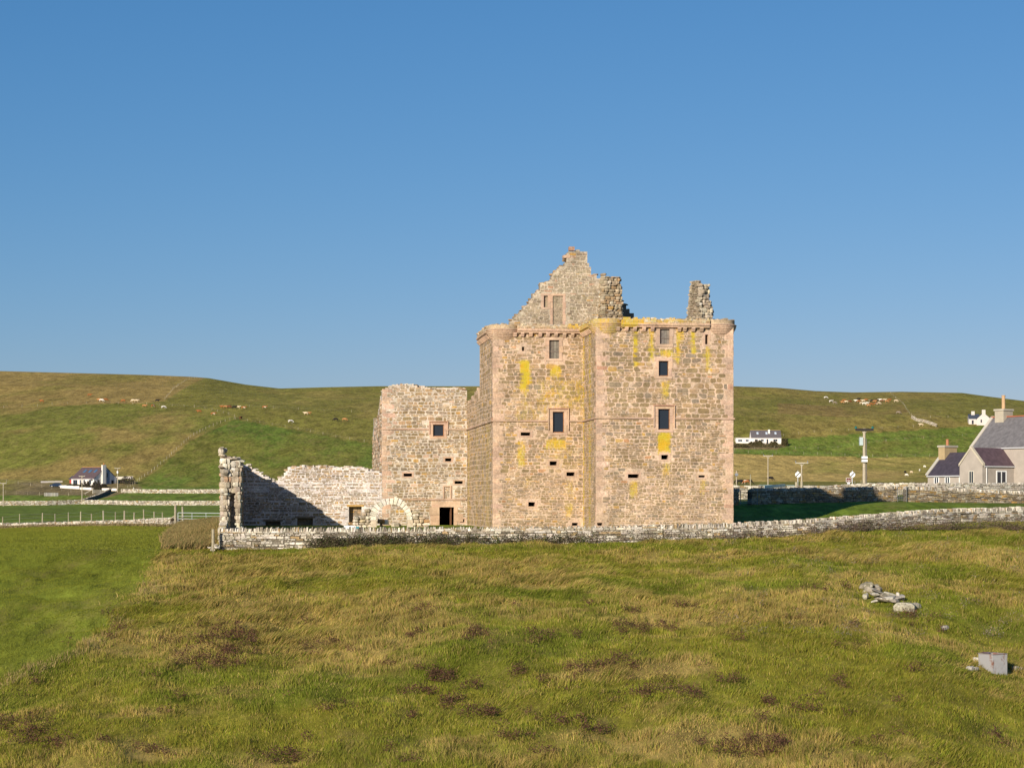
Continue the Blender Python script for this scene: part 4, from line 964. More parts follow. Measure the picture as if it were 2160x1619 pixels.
# lone posts
def lone_post(px, py0, py1, Y, r, label, lean=(0, 0), g=None, cat='post'):
    a = P(px, py1, Y); b = P(px + lean[0], py0, Y); m_ = MB(); m_.tube(a - Vector((0, 0, .3)), b, r, r * .92, 10, jit(WOODC, .1)); return tag(m_.build('wooden_post', M_WOOD), label, cat, g)
lone_post(449.5, 1115.5, 1158, 112.3, .085, 'round wooden post standing at the left end of the enclosure wall')
lone_post(370, 1065, 1108, 183, .12, 'tall thick wooden gatepost at the left side of the metal field gate')
lone_post(386, 1068, 1107, 188, .10, 'second wooden gatepost just behind the metal field gate', (-1, 0))
lone_post(1583, 1000, 1040, 168, .05, 'slim bare pole rising beside the gap in the wall right of the castle')
lone_post(1803, 1014, 1025, 215, .06, 'short grey stub post left of the big power pole')
lone_post(1816.5, 1012.5, 1025, 215, .05, 'thin pale stake close to the left foot of the big power pole')
lone_post(1680, 1016, 1030, 206, .16, 'mossy wooden strainer post left of the leftmost round road sign')
lone_post(1691, 1015, 1030, 206, .14, 'mossy strainer post right of the leftmost round road sign')
lone_post(1600, 1023, 1032, 180, .12, 'stubby mossy post at the left end of the pale leaning gate')
lone_post(1566, 1026, 1034, 170, .25, 'broad low stone post beside the castle\'s right edge')
for p_, q_, l_ in (((286, 1040), (282, 1028), 'white strainer post with a diagonal brace on the farther valley wall'), ):
    v = hit(282, 1038); m_ = MB(); m_.tube(v, v + Vector((0, 0, 1.7)), .17, None, 8, (.55, .52, .45)); m_.tube(v + Vector((1.6, 0, 0)), v + Vector((.1, 0, 1.2)), .1, None, 6, (.5, .47, .4)); tag(m_.build('braced_post', M_WOOD), l_, 'post')
# field gate
gp_ = P(465, 1107, 183); gq = P(375.5, 1107, 183); L = (gp_ - gq).length
GT = empty('field_gate', gq, 'galvanised five bar metal gate between the wooden gatepost and the ruined wall', 'gate')
gz = lambda y: (HY - y) * 183 / F
m_ = MB()
for y_ in (1081, 1105.5): m_.tube((gq.x, 183, gz(y_)), (gp_.x, 183, gz(y_ + 1)), .035, None, 8, (.42, .46, .46))
for x_ in (gq.x, gp_.x - .03): m_.tube((x_, 183, gz(1081)), (x_, 183, gz(1106.5)), .035, None, 8, (.42, .46, .46))
m_.build('frame', M_METAL, GT)
for k, y_ in enumerate((1087.5, 1093.5, 1098.5, 1102)):
    m_ = MB(); m_.tube((gq.x, 183, gz(y_)), (gp_.x, 183, gz(y_ + 1)), .022, None, 6, (.42, .46, .46)); m_.build('rail', M_METAL, GT)
for f_ in (.33, .66):
    m_ = MB(); x_ = gq.x + L * f_; m_.tube((x_, 183, gz(1081)), (x_, 183, gz(1106)), .025, None, 6, (.42, .46, .46)); m_.build('upright', M_METAL, GT)
m_ = MB(); a = P(384, 1090, 185); m_.tube(P(372, 1100, 185), P(388, 1089, 186), .06, None, 8, WOODC); tag(m_.build('brace_rail', M_WOOD), 'short sloping timber rail between the two wooden gateposts', 'rail')
m_ = MB(); m_.tube(P(340, 1106, 184.5), P(368, 1088, 183.4), .07, None, 8, WOODC); tag(m_.build('brace_rail', M_WOOD), 'long sloping timber brace leaning on the tall thick gatepost from the left', 'rail')
# small gate in the enclosure wall
ga = P(1893.5, 1056, 151.4); gb = P(1912, 1056, 151.5); SG = empty('small_gate', ga, 'narrow dark metal gate in the enclosure wall right of the castle\'s shadow', 'gate')
m_ = MB(); zb_, zt_ = (HY - 1056) * 151.4 / F, (HY - 1024) * 151.4 / F
for x_ in (ga.x, gb.x): m_.tube((x_, 151.4, zb_ - .2), (x_, 151.4, zt_), .03, None, 8, (.12, .12, .12))
for f_ in (.05, .5, .95): m_.tube((ga.x, 151.4, zb_ + (zt_ - zb_) * f_), (gb.x, 151.4, zb_ + (zt_ - zb_) * f_), .018, None, 6, (.14, .14, .14))
m_.build('frame', M_METAL, SG)
for k in range(1, 5):
    m_ = MB(); x_ = ga.x + (gb.x - ga.x) * k / 5; m_.tube((x_, 151.4, zb_ + .06), (x_, 151.4, zt_ - .05), .01, None, 5, (.14, .14, .14)); m_.build('bar', M_METAL, SG)
ga = P(1563, 1054, 143.6); gb = P(1599, 1062, 143.6); SG = empty('field_gate', ga, 'dark barred gate lying in the castle\'s shadow at the foot of the enclosure wall', 'gate')
m_ = MB()
for y_ in (1053, 1056.5, 1060): m_.tube(P(1562, y_, 143.2), P(1598, y_, 143.2), .025, None, 6, (.25, .26, .26))
for x_ in (1562, 1598): m_.tube(P(x_, 1034, 143.2), P(x_, 1064, 143.2), .03, None, 6, (.22, .23, .23))
m_.build('frame', M_METAL, SG)
# pale leaning gate on the roadside
a = P(1607, 1027, 196); LG = empty('field_gate', a, 'pale metal field gate leaning beside the roadside behind the shadowed wall', 'gate')
m_ = MB(); cg = (.55, .60, .56)
for k in range(5): m_.tube(P(1612, 1028 - k * .9, 190), P(1656, 1026.5 - k * 1.5, 200), .03, None, 6, cg)
for f_ in np.linspace(0, 1, 9): m_.tube(P(1612 + 44 * f_, 1029, 190 + 10 * f_), P(1612 + 44 * f_, 1024.5 - 3.5 * f_, 190 + 10 * f_), .03, None, 5, cg)
m_.build('frame', M_METAL, LG)
m_ = MB(); m_.tube(P(1602, 1030, 200), P(1602, 1022.5, 200), .03, None, 6, (.2, .3, .3)); m_.tube(P(1602, 1022.5, 200), P(1675, 1023, 200), .03, None, 6, (.2, .3, .3)); m_.tube(P(1675, 1030, 200), P(1675, 1023, 200), .03, None, 6, (.2, .3, .3)); tag(m_.build('field_gate', M_METAL), 'dark green tubular gate behind the pale leaning gate', 'gate')

def pole(px, py_top, py_bot, Y, arm, label, r=.12, stay=False, trans=None, ins=(.2, .2, .2), armc=(.42, .38, .3), g='power poles'):
    top = P(px, py_top, Y); bot = P(px, py_bot, Y); t = empty('power_pole', bot, label, 'power pole', g)
    m_ = MB(); m_.tube(bot - Vector((0, 0, .8)), top, r, r * .75, 10, (.42, .36, .27)); m_.build('pole', M_WOOD, t)
    if arm:
        m_ = MB(); aw = arm / F * Y / 2; ah = .3 if arm > 30 else .18; m_.box(top.x - aw, top.x + aw, Y - .3, Y - .12, top.z - .04 - ah, top.z - .04, armc); m_.build('cross_arm', M_WOOD, t)
        if arm > 12:
            for s_ in (-1, 1):
                m_ = MB(); m_.tube((top.x, Y - .08, top.z - .18 - aw * .45), (top.x + s_ * aw * .45, Y - .08, top.z - .14), .035, None, 6, (.55, .5, .42)); m_.build('brace', M_WOOD, t)
        for s_ in (-1, 1) if not stay else (-1, 0, 1):
            m_ = MB(); k = r * .8; m_.lathe(top.x + s_ * aw * .93, Y, [(k * .4, top.z - .04), (k, top.z), (k, top.z + .08), (k * .7, top.z + .12), (k * .9, top.z + .2), (k * .3, top.z + .26)], 10, ins); m_.build('insulator', M_METAL, t)
    if trans:
        y0_, y1_, side, c_ = trans; m_ = MB(); za, zb2 = (HY - y1_) * Y / F, (HY - y0_) * Y / F
        x_ = top.x + side; m_.box(x_ - .22, x_ + .22, Y - .3, Y + .3, za, zb2, c_)
        for k in range(3): m_.tube((x_ - .15 + .15 * k, Y, zb2), (x_ - .15 + .15 * k, Y, zb2 + .2), .04, .03, 6, (.3, .2, .15))
        m_.build('transformer', M_METAL, t)
    return t, top, bot
t, top, bot = pole(1823, 903, 1024, 262, 38, 'tall timber power pole with green ended cross arm beside the brown sign', .23, False, (922, 939, -.42, (.42, .5, .5)), (.02, .16, .14), (.035, .03, .03))
m_ = MB()
for y0_, y1_ in ((962, 967), (969, 974)): za, zb2 = (HY - y1_) * 262 / F, (HY - y0_) * 262 / F; m_.box(top.x - .34, top.x + .34, 261.4, 262.3, za, zb2, (.8, .8, .8))
m_.build('warning_plate', M_PAINT, t)
m_ = MB(); m_.tube((top.x + .32, 262, bot.z), (top.x + .30, 262, (HY - 925) * 262 / F), .05, None, 6, (.12, .1, .1)); m_.build('cable', M_METAL, t)
pole(1620, 960, 1030, 470, 20, 'slender power pole with plain cross arm left of the round road signs', .14)
pole(1691, 974.5, 1022, 330, 27, 'power pole with wide cross arm immediately right of the leftmost round sign', .13)
pole(1553.5, 992, 1032, 300, 0, 'short pole with a small box hugging the castle\'s right edge', .09, trans=(998, 1003, 0, (.2, .22, .25)))
pole(173, 1003, 1052, 600, 13, 'pale power pole standing in front of the white cottage', .14)
pole(248, 986.5, 1032, 640, 12, 'power pole with white box to the right of the white cottage', .14, trans=(993, 998, .0, (.7, .7, .7)))
pole(7, 1018, 1062, 590, 14, 'power pole with cross arm near the left edge of the valley', .14)
pole(595, 1001, 1024, 480, 0, 'thin green grey pole showing just above the ruined back wall', .10)
# road signs
def round_sign(px, label):
    Y = 218.; bot = P(px, 1034, Y); t = empty('road_sign', bot, label, 'road sign', 'round road signs'); cy = 1000.5; r_ = 5.8 / F * Y; c_ = P(px, cy, Y)
    m_ = MB(); m_.tube(bot - Vector((0, 0, .4)), P(px, 992, Y), .045, None, 10, (.5, .52, .54)); m_.build('pole', M_METAL, t)
    m_ = MB(); n = 40
    A = [m_.vert((c_.x + r_ * math.cos(2 * math.pi * k / n), Y - .06, c_.z + r_ * math.sin(2 * math.pi * k / n)), (.8, .8, .8)) for k in range(n)]
    B = [m_.vert((c_.x + r_ * math.cos(2 * math.pi * k / n), Y - .045, c_.z + r_ * math.sin(2 * math.pi * k / n)), (.4, .4, .4)) for k in range(n)]
    m_.f.append(tuple(A)); m_.f.append(tuple(B[::-1]))
    for k in range(n): m_.f.append((A[k], A[(k + 1) % n], B[(k + 1) % n], B[k]))
    m_.build('face', M_PAINT, t)
    m_ = MB(); d = Vector((.7, 0, .72)).normalized(); e = Vector((-d.z, 0, d.x)); q = [c_ + d * a * r_ * .97 + e * b * r_ * .16 for a, b in ((-1, -1), (1, -1), (1, 1), (-1, 1))]
    m_.hexa([(v.x, Y - .066, v.z) for v in q] + [(v.x, Y - .061, v.z) for v in q], (.035, .025, .025)); m_.build('black_bar', M_PAINT, t)
round_sign(1683, 'round white road sign with black diagonal bar, the one farther from the brown sign')
round_sign(1798, 'round white road sign with black diagonal bar beside the brown sign')
Y = 214.; a = P(1791, 1030, Y); t = empty('tourist_sign', a, 'brown rectangular tourist sign with white border and lettering below the round sign', 'sign')
z0_, z1_ = (HY - 1016.5) * Y / F, (HY - 1007) * Y / F; x0_ = P(1784.5, 0, Y).x; x1_ = P(1796, 0, Y).x
m_ = MB(); m_.box(x0_, x1_, Y, Y + .03, z0_, z1_, (.6, .55, .52)); m_.build('border', M_PAINT, t)
m_ = MB(); m_.box(x0_ + .05, x1_ - .05, Y - .006, Y - .002, z0_ + .05, z1_ - .05, (.11, .018, .006)); m_.build('face', M_PAINT, t)
m_ = MB(); xc = (x0_ + x1_) / 2
for (a_, b_, zc) in ((-.20, .20, z0_ + .22), (-.11, .11, z0_ + .12)):
    u = a_
    while u < b_: m_.box(xc + u, xc + u + .028, Y - .010, Y - .008, zc - .025, zc + .025, (.7, .65, .62)); u += .04
m_.box(xc - .03, xc + .03, Y - .010, Y - .008, z1_ - .14, z1_ - .09, (.5, .35, .4)); m_.build('lettering', M_PAINT, t)
for dx in (-.12, .12):
    m_ = MB(); m_.tube((xc + dx, Y + .06, z0_ - 1.6), (xc + dx, Y + .06, z1_ - .1), .03, None, 8, (.5, .52, .54)); m_.build('pole', M_METAL, t)
m_ = MB(); m_.box(xc - .13, xc + .13, Y + .0, Y + .02, z0_ - .33, z0_ - .02, (.72, .72, .75)); m_.box(xc - .04, xc + .04, Y - .006, Y - .003, z0_ - .1, z0_ - .06, (.05, .1, .3)); m_.build('small_plate', M_PAINT, t)

# ------------------------------------------------------------------ houses
class Loc:      # local axes of a house: a along the front, b into depth
    def __init__(s, O, ang): s.O = O; s.a = Vector((math.cos(ang), math.sin(ang), 0)); s.b = Vector((-math.sin(ang), math.cos(ang), 0))
    def p(s, a, b, z): v = s.O + s.a * a + s.b * b; return (v.x, v.y, s.O.z + z)
def lbox(mb, L, a0, a1, b0, b1, z0, z1, c): mb.hexa([L.p(a0, b0, z0), L.p(a1, b0, z0), L.p(a1, b1, z0), L.p(a0, b1, z0), L.p(a0, b0, z1), L.p(a1, b0, z1), L.p(a1, b1, z1), L.p(a0, b1, z1)], c)
def gabled(t, L, a0, a1, b0, b1, zw, zr, cw, cr, mw, mr, over=.15, th=.14, z0=-1.0, along='a', skews=None, ridge=None):
    """walls with gables and two roof slopes; the ridge runs along a (or b)"""
    m_ = MB()
    if along == 'a':
        bm = (b0 + b1) / 2
        for a_ in (a0, a1):
            m_.poly([L.p(a_, b0, z0), L.p(a_, b1, z0), L.p(a_, b1, zw), L.p(a_, bm, zr), L.p(a_, b0, zw)], cw)
        for b_ in (b0, b1): m_.poly([L.p(a0, b_, z0), L.p(a1, b_, z0), L.p(a1, b_, zw), L.p(a0, b_, zw)], cw)
        m_.build('wall', mw, t)
        r = MB(); k = (zr - zw) / (bm - b0)
        for s_, be in ((-1, b0), (1, b1)):
            q = [(a0 - over, be + s_ * over, zw - over * k), (a1 + over, be + s_ * over, zw - over * k), (a1 + over, bm, zr), (a0 - over, bm, zr)]
            r.hexa([L.p(x, y, z + .02) for x, y, z in q] + [L.p(x, y, z + th) for x, y, z in q], cr)
        rf = r.build('roof', mr, t)
        if ridge: r = MB(); lbox(r, L, a0 - over, a1 + over, bm - .18, bm + .18, zr + .06, zr + .2, ridge); r.build('ridge', mw, rf)
        g_ = MB(); lbox(g_, L, a0, a1, b0 - over - .1, b0 - over, zw - over * k - .08, zw - over * k + .04, (.5, .5, .52)); g_.build('gutter', M_PAINT, rf)
        if skews:
            s2 = MB()
            for a_, sg in ((a0, -1), (a1, 1)):
                x0, x1 = (a_ - over - .12, a_ + .16) if sg < 0 else (a_ - .16, a_ + over + .12)
                q = [(b0 - over, zw - over * k), (bm, zr)]
                s2.hexa([L.p(x0, q[0][0], q[0][1] + th), L.p(x1, q[0][0], q[0][1] + th), L.p(x1, q[1][0], q[1][1] + th), L.p(x0, q[1][0], q[1][1] + th)] + [L.p(x0, q[0][0], q[0][1] + th + .12), L.p(x1, q[0][0], q[0][1] + th + .12), L.p(x1, q[1][0], q[1][1] + th + .12), L.p(x0, q[1][0], q[1][1] + th + .12)], skews)
            s2.build('skew', mw, rf)
        return rf
def win(t, L, face, u0, u1, z0, z1, b, glass=M_GLASS, fc=(.8, .8, .8), bars=1, dep=.0, name='window', fw_=.07):
    """face 'f': on the front (b constant), 'r': on the right gable (a constant)"""
    def q(u, z, d): return L.p(u, b - d, z) if face == 'f' else (L.p(b + d, u, z) if face == 'r' else L.p(b - d, u, z))
    m_ = MB()
    def bx(a0, a1, c0, c1, d0, d1, c): m_.hexa([q(a0, c0, d1), q(a1, c0, d1), q(a1, c0, d0), q(a0, c0, d0), q(a0, c1, d1), q(a1, c1, d1), q(a1, c1, d0), q(a0, c1, d0)], c)
    w_ = fw_
    for a_ in ((u0, u0 + w_), (u1 - w_, u1)): bx(*a_, z0, z1, -.03, .05 + dep, fc)
    for a_ in ((z0, z0 + w_), (z1 - w_, z1)): bx(u0 + w_, u1 - w_, *a_, -.03, .048 + dep, fc)
    for k in range(bars): uc = u0 + (u1 - u0) * (k + 1) / (bars + 1); bx(uc - w_ * .4, uc + w_ * .4, z0 + w_, z1 - w_, -.03, .045 + dep, fc)
    o = m_.build(name, M_PAINT, t); g_ = MB(); g_.poly([q(u0 + w_ * .5, z0 + w_ * .5, .02), q(u1 - w_ * .5, z0 + w_ * .5, .02), q(u1 - w_ * .5, z1 - w_ * .5, .02), q(u0 + w_ * .5, z1 - w_ * .5, .02)]); g_.build('pane', glass, o)
    return o
# grey farmhouse on the right
HG = (.385, .335, .29); SG_ = (.155, .145, .148); SP = (.10, .065, .075)
LF = Loc(Vector((53.1, 230, .7)), -R(55)); gnd = .7
FH = empty('farmhouse', (53.1, 230, .7), 'grey harled farmhouse with slate roofs, low wing and clay chimney pots at the right edge', 'farmhouse')
rf = gabled(FH, LF, 0, 17, 0, 7.2, 5.25, 8.75, HG, SG_, M_HARL, M_SLATE, .12, .14, -1.5, skews=(.5, .45, .38), ridge=(.35, .12, .07))
gabled(FH, LF, -6.9, -.02, .1, 5.5, 2.2, 4.75, HG, (.055, .045, .06), M_HARL, M_SLATE, .15, .12, -1.5, skews=(.45, .42, .36))
def chim(name, L, a0, a1, b0, b1, z0, z1, c, parent, pots, cap=True, mat=M_HARL):
    m_ = MB(); lbox(m_, L, a0, a1, b0, b1, z0, z1, c); ch_ = m_.build(name, mat, parent)
    if cap: m_ = MB(); lbox(m_, L, a0 - .1, a1 + .1, b0 - .1, b1 + .1, z1 + .001, z1 + .22, (.42, .38, .31)); m_.build('chimney_cap', mat, ch_ if parent is FH or parent is None else ch_)
    for (pa, pb_, r_, h_, pc) in pots:
        m_ = MB(); v = L.p(pa, pb_, z1 + (.22 if cap else 0)); m_.col = pc; m_.lathe(v[0], v[1], [(r_, v[2]), (r_ * .85, v[2] + .08), (r_ * .85, v[2] + h_ - .1), (r_, v[2] + h_ - .06), (r_, v[2] + h_), (r_ * .7, v[2] + h_ - .02), (r_ * .7, v[2] + .3)], 16); m_.build('chimney_pot', M_HARL, ch_)
chim('chimney', LF, .9, 2.2, 2.9, 4.5, 5.8, 9.55, (.42, .37, .29), FH, [(1.5, 3.7, .24, 1.6, (.50, .33, .19))])
chim('chimney', LF, 7.6, 8.8, 2.6, 4.6, 7.5, 10.6, (.42, .37, .29), FH, [])
chim('chimney', LF, -6.9, -5.9, 1.9, 4.0, 2.8, 5.5, (.40, .30, .17), FH, [(-6.4, 2.9, .2, .75, (.42, .19, .10))])
# gabled porch block whose ridge runs out from the front
LP = Loc(LF.O, -R(55)); m_ = MB(); pa0, pa1, pb0 = 2.9, 6.25, -5.2; pm = (pa0 + pa1) / 2; ze, zr_ = 3.1, 5.0
m_.poly([LP.p(pa0, pb0, -1.5), LP.p(pa1, pb0, -1.5), LP.p(pa1, pb0, ze), LP.p(pm, pb0, zr_), LP.p(pa0, pb0, ze)], HG)
for a_ in (pa0, pa1): m_.poly([LP.p(a_, pb0, -1.5), LP.p(a_, 0, -1.5), LP.p(a_, 0, ze), LP.p(a_, pb0, ze)], HG)
m_.build('porch_wall', M_HARL, FH)
m_ = MB()
for s_, ae in ((1, pa1), (-1, pa0)):
    k = (zr_ - ze) / (pa1 - pm); q = [(ae + s_ * .12, pb0 + .2, ze - .12 * k), (ae + s_ * .12, .0, ze - .12 * k), (pm, .0, zr_), (pm, pb0 + .2, zr_)]
    m_.hexa([LP.p(x, y, z + .02) for x, y, z in q] + [LP.p(x, y, z + .13) for x, y, z in q], SP)
pr_ = m_.build('porch_roof', M_SLATE, FH)
m_ = MB()
for s_, ae in ((1, pa1), (-1, pa0)):
    q = [(ae + s_ * .12, ze - .06), (pm, zr_)]
    m_.hexa([LP.p(q[0][0], pb0 - .05, q[0][1]), LP.p(q[0][0], pb0 + .3, q[0][1]), LP.p(q[1][0], pb0 + .3, q[1][1]), LP.p(q[1][0], pb0 - .05, q[1][1])] + [LP.p(q[0][0], pb0 - .05, q[0][1] + .28), LP.p(q[0][0], pb0 + .3, q[0][1] + .28), LP.p(q[1][0], pb0 + .3, q[1][1] + .28), LP.p(q[1][0], pb0 - .05, q[1][1] + .28)], (.5, .44, .34))
m_.build('skew', M_HARL, pr_)
m_ = MB(); lbox(m_, LP, pa1 + .12, pa1 + .2, pb0 + .2, 0, ze - .16, ze - .06, (.6, .6, .62)); m_.build('gutter', M_PAINT, pr_)
m_ = MB(); v0 = LP.p(pa1 + .08, pb0 + .6, -1.5); v1 = LP.p(pa1 + .08, pb0 + .6, ze - .1); m_.tube(v0, v1, .045, None, 8, (.75, .75, .75)); m_.build('drainpipe', M_PAINT, FH)
win(FH, LP, 'r', -2.95, -1.25, .75, 2.55, pa1, bars=1, fw_=.14); win(FH, LP, 'f', 4.3, 5.0, .6, 2.5, pb0, fc=(.6, .56, .48))
for a_, w_ in ((-5.9, .8), (-4.2, .8), (-2.0, .8), (-.7, .8)): win(FH, LF, 'f', a_, a_ + w_, .1, 2.0, .1, fc=(.75, .75, .75), dep=.0, fw_=.12)
for a_ in (8.3, 11.5): win(FH, LF, 'f', a_, a_ + 1.0, 3.2, 4.8, 0, fw_=.12); win(FH, LF, 'f', a_, a_ + 1.0, .7, 2.3, 0, fw_=.12)
# white cottage on the left
v = hit(198, 1024); LC = Loc(Vector((v.x, v.y, v.z)), -R(35)); WH = (.72, .68, .64)
CT = empty('cottage', LC.O, 'white cottage with purple brown roof and three skylights below the left hill', 'house')
rf = gabled(CT, LC, -11.4, 0, 0, 11, 2.55, 6.6, WH, (.105, .072, .075), M_PAINT, M_SLATE, .2, .15, -1.2, ridge=(.5, .27, .07))
k = (6.6 - 2.55) / 5.5
for a_ in (-8.6, -5.9, -3.2):
    m_ = MB(); q = [(a_, 2.7), (a_ + 1.1, 2.7), (a_ + 1.1, 3.9), (a_, 3.9)]; m_.hexa([LC.p(x, y, 2.55 + y * k + .16) for x, y in q] + [LC.p(x, y, 2.55 + y * k + .24) for x, y in q], (.05, .13, .24)); m_.build('skylight', M_PAINT, rf)
m_ = MB(); lbox(m_, LC, .01, .55, 3.6, 5.4, -1.2, 7.3, (.78, .75, .68)); c_ = m_.build('chimney', M_PAINT, CT)
m_ = MB(); v = LC.p(.25, 4.5, 7.3); m_.lathe(v[0], v[1], [(.16, v[2]), (.14, v[2] + .7), (.1, v[2] + .7)], 10, (.5, .2, .08)); m_.build('chimney_pot', M_HARL, c_)
m_ = MB()
for z_ in np.arange(-.8, 7, .42): lbox(m_, LC, .552, .57, 5.0, 5.4 if int(z_ * 10) % 2 else 5.25, z_, z_ + .2, (.25, .22, .2))
m_.build('quoin', M_PAINT, c_)
m_ = MB(); lbox(m_, LC, .012, .1, 5.45, 7.4, -1.2, 5.6, (.20, .25, .33)); m_.build('shaded_cladding', M_PAINT, CT)  # cladding by the chimney, the chimney's shade put into its slate-blue colour
win(CT, LC, 'r', 1.6, 2.5, .2, 2.1, 0, fc=(.2, .17, .16)); win(CT, LC, 'r', 5.7, 6.5, 3.0, 4.5, .1, fc=(.1, .12, .16)); win(CT, LC, 'r', 8.3, 9.4, .3, 2.0, 0, fc=(.2, .19, .18))
for a_, w_, z0_ in ((-10.5, 2.2, .2), (-7.2, .8, .8), (-5.3, .9, .6), (-2.6, 1.3, .4)): win(CT, LC, 'f', a_, a_ + w_, z0_, 2.1, 0, fc=(.3, .32, .36))
m_ = MB(); v = LC.p(-.9, -.35, 2.1); m_.lathe(v[0], v[1], [(.1, v[2] - .3), (.42, v[2] - .1), (.42, v[2] + .1), (.1, v[2] + .3)], 12, (.1, .1, .11)); m_.build('satellite_dish', M_METAL, CT)
m_ = MB(); lbox(m_, LC, -13.4, -11.62, 1, 4.5, -1.2, 2.2, (.42, .06, .055)); m_.build('red_porch', M_PAINT, CT)
m_ = MB(); m_.hexa([LC.p(*q) for q in ((-13.8, .7, 2.22), (-11.65, .7, 2.22), (-11.65, 4.8, 2.22), (-13.8, 4.8, 2.22), (-13.2, 1.8, 3.5), (-11.65, 1.8, 3.5), (-11.65, 3.6, 3.5), (-13.2, 3.6, 3.5))], (.05, .055, .08)); m_.build('porch_roof', M_SLATE, CT)
win(CT, LC, 'f', -12.6, -12.0, .0, 1.9, 1.0, fc=(.1, .05, .05), bars=0)
m_ = MB(); lbox(m_, LC, .1, 1.4, 10.6, 13.5, -1.5, 2.1, (.03, .04, .045)); m_.build('garage_opening', M_PAINT, CT)
def garden(label, p0, p1, h, c=(.72, .66, .60)):
    a = hit(*p0); b = hit(*p1); fr = Frame(a, b - a); m_ = MB(); L_ = (b - a).length; n = max(1, int(L_ / 2.5))
    for k in range(n):
        u0 = L_ * k / n; u1 = L_ * (k + 1) / n; za = a.z + (b.z - a.z) * (k + .5) / n; m_.hexa([fr.p(u0, za - .6, 0), fr.p(u1 - .01, za - .6, 0), fr.p(u1 - .01, za - .6, -.25), fr.p(u0, za - .6, -.25), fr.p(u0, za + h, 0), fr.p(u1 - .01, za + h, 0), fr.p(u1 - .01, za + h, -.25), fr.p(u0, za + h, -.25)], jit(c, .06))
    tag(m_.build('garden_wall', M_PAINT), label, 'garden wall', 'white garden walls')
garden('low white garden wall in front of the cottage beside the parked car', (127, 1029), (167, 1031), 1.0); garden('low white garden wall in front of the dark bushes', (168, 1032), (193, 1033), .8)
garden('short white garden wall right of the dark bushes, below the power pole', (215, 1034), (246, 1035), .8)
garden('long pale wall running right from behind the cottage', (241, 1011), (281, 1010), 1.0); garden('pale wall behind the parked car left of the cottage', (86, 1018), (132, 1017), .6, (.4, .38, .36))
# car
v = hit(118, 1027); LV = Loc(Vector((v.x, v.y, v.z)), R(8)); CR = empty('parked_car', LV.O, 'dark blue hatchback parked beside the white cottage', 'car')
sec = [(-2.05, .35, .62, .78), (-1.95, .3, .8, .8), (-1.2, .28, .98, .85), (-.5, .28, 1.42, .72), (.2, .28, 1.5, .72), (1.1, .28, 1.44, .72), (1.75, .3, 1.05, .8), (2.0, .35, .85, .78)]
m_ = MB(); rings = []
for a_, zb_, zt_, hw in sec: rings.append([m_.vert(LV.p(a_, b_, z_)) for b_, z_ in ((-.86, zb_), (-.88, .75), (-hw, zt_), (hw, zt_), (.88, .75), (.86, zb_))])
for a_, b_ in zip(rings, rings[1:]):
    for k in range(6): m_.f.append((a_[k], a_[(k + 1) % 6], b_[(k + 1) % 6], b_[k]))
m_.f.append(tuple(rings[0][::-1])); m_.f.append(tuple(rings[-1])); m_.build('body', M_CAR, CR)
for a_ in (-1.3, 1.25):
    for s_ in (-1, 1):
        m_ = MB(); m_.tube(LV.p(a_, s_ * .72, .32), LV.p(a_, s_ * .9, .32), .32, None, 16, (.03, .03, .03)); wl = m_.build('wheel', M_PAINT, CR)
        m_ = MB(); m_.tube(LV.p(a_, s_ * .9, .32), LV.p(a_, s_ * .91, .32), .2, None, 12, (.5, .5, .5)); m_.build('rim', M_METAL, wl)
m_ = MB(); m_.poly([LV.p(-.75, -.84, .95), LV.p(1.3, -.84, .95), LV.p(1.0, -.76, 1.36), LV.p(-.45, -.76, 1.36)]); m_.build('side_window', M_GLASS, CR)
m_ = MB(); m_.poly([LV.p(-1.25, -.7, 1.0), LV.p(-1.25, .7, 1.0), LV.p(-.56, .62, 1.42), LV.p(-.56, -.62, 1.42)]); m_.build('windscreen', M_GLASS, CR)
for s_ in (-.62, .62): m_ = MB(); lbox(m_, LV, -2.08, -1.98, s_ - .18, s_ + .18, .55, .72, (.8, .8, .8)); m_.build('headlight', M_PAINT, CR)
# white house on the right hillside
v = hit(1648, 936); LR = Loc(Vector((v.x, v.y, v.z)), 0.0); s_ = v.y / F
BH = empty('bungalow', LR.O, 'white house with grey roof, yellow lichened ridge and flat roofed wing right of the castle', 'house')
rf = gabled(BH, LR, -63 * s_, 0, 0, 7.5, 13.5 * s_ - .1, 29.5 * s_, (.75, .70, .66), (.115, .10, .105), M_PAINT, M_SLATE, .12, .12, -1.5, ridge=(.42, .30, .08))
m_ = MB(); lbox(m_, LR, -95 * s_, -63.1 * s_, .5, 6, -1.5, 12 * s_, (.75, .70, .66)); m_.build('flat_wing', M_PAINT, BH)
m_ = MB(); lbox(m_, LR, -95.5 * s_, -63.2 * s_, .3, 6.2, 12.05 * s_, 13.2 * s_, (.6, .57, .52)); m_.build('wing_roof', M_PAINT, BH)
m_ = MB(); lbox(m_, LR, -26.5 * s_, -22.5 * s_, 1.9, 3.0, 2.6, 30.5 * s_, (.75, .7, .66)); m_.build('chimney', M_PAINT, rf)
kk = (29.5 * s_ - 13.5 * s_ + .1) / 3.75
for a_ in (-51, -32, -13): m_ = MB(); q = [(a_ * s_, 1.6), ((a_ + 4) * s_, 1.6), ((a_ + 4) * s_, 2.6), (a_ * s_, 2.6)]; m_.hexa([LR.p(x, y, 13.5 * s_ - .1 + y * kk + .12) for x, y in q] + [LR.p(x, y, 13.5 * s_ - .1 + y * kk + .2) for x, y in q], (.45, .52, .6)); m_.build('skylight', M_PAINT, rf)
for a_, w_ in ((-56, 6.5), (-43, 6), (-17, 9)): win(BH, LR, 'f', a_ * s_, (a_ + w_) * s_, 1.1, 2.2, 0, fc=(.6, .6, .6))
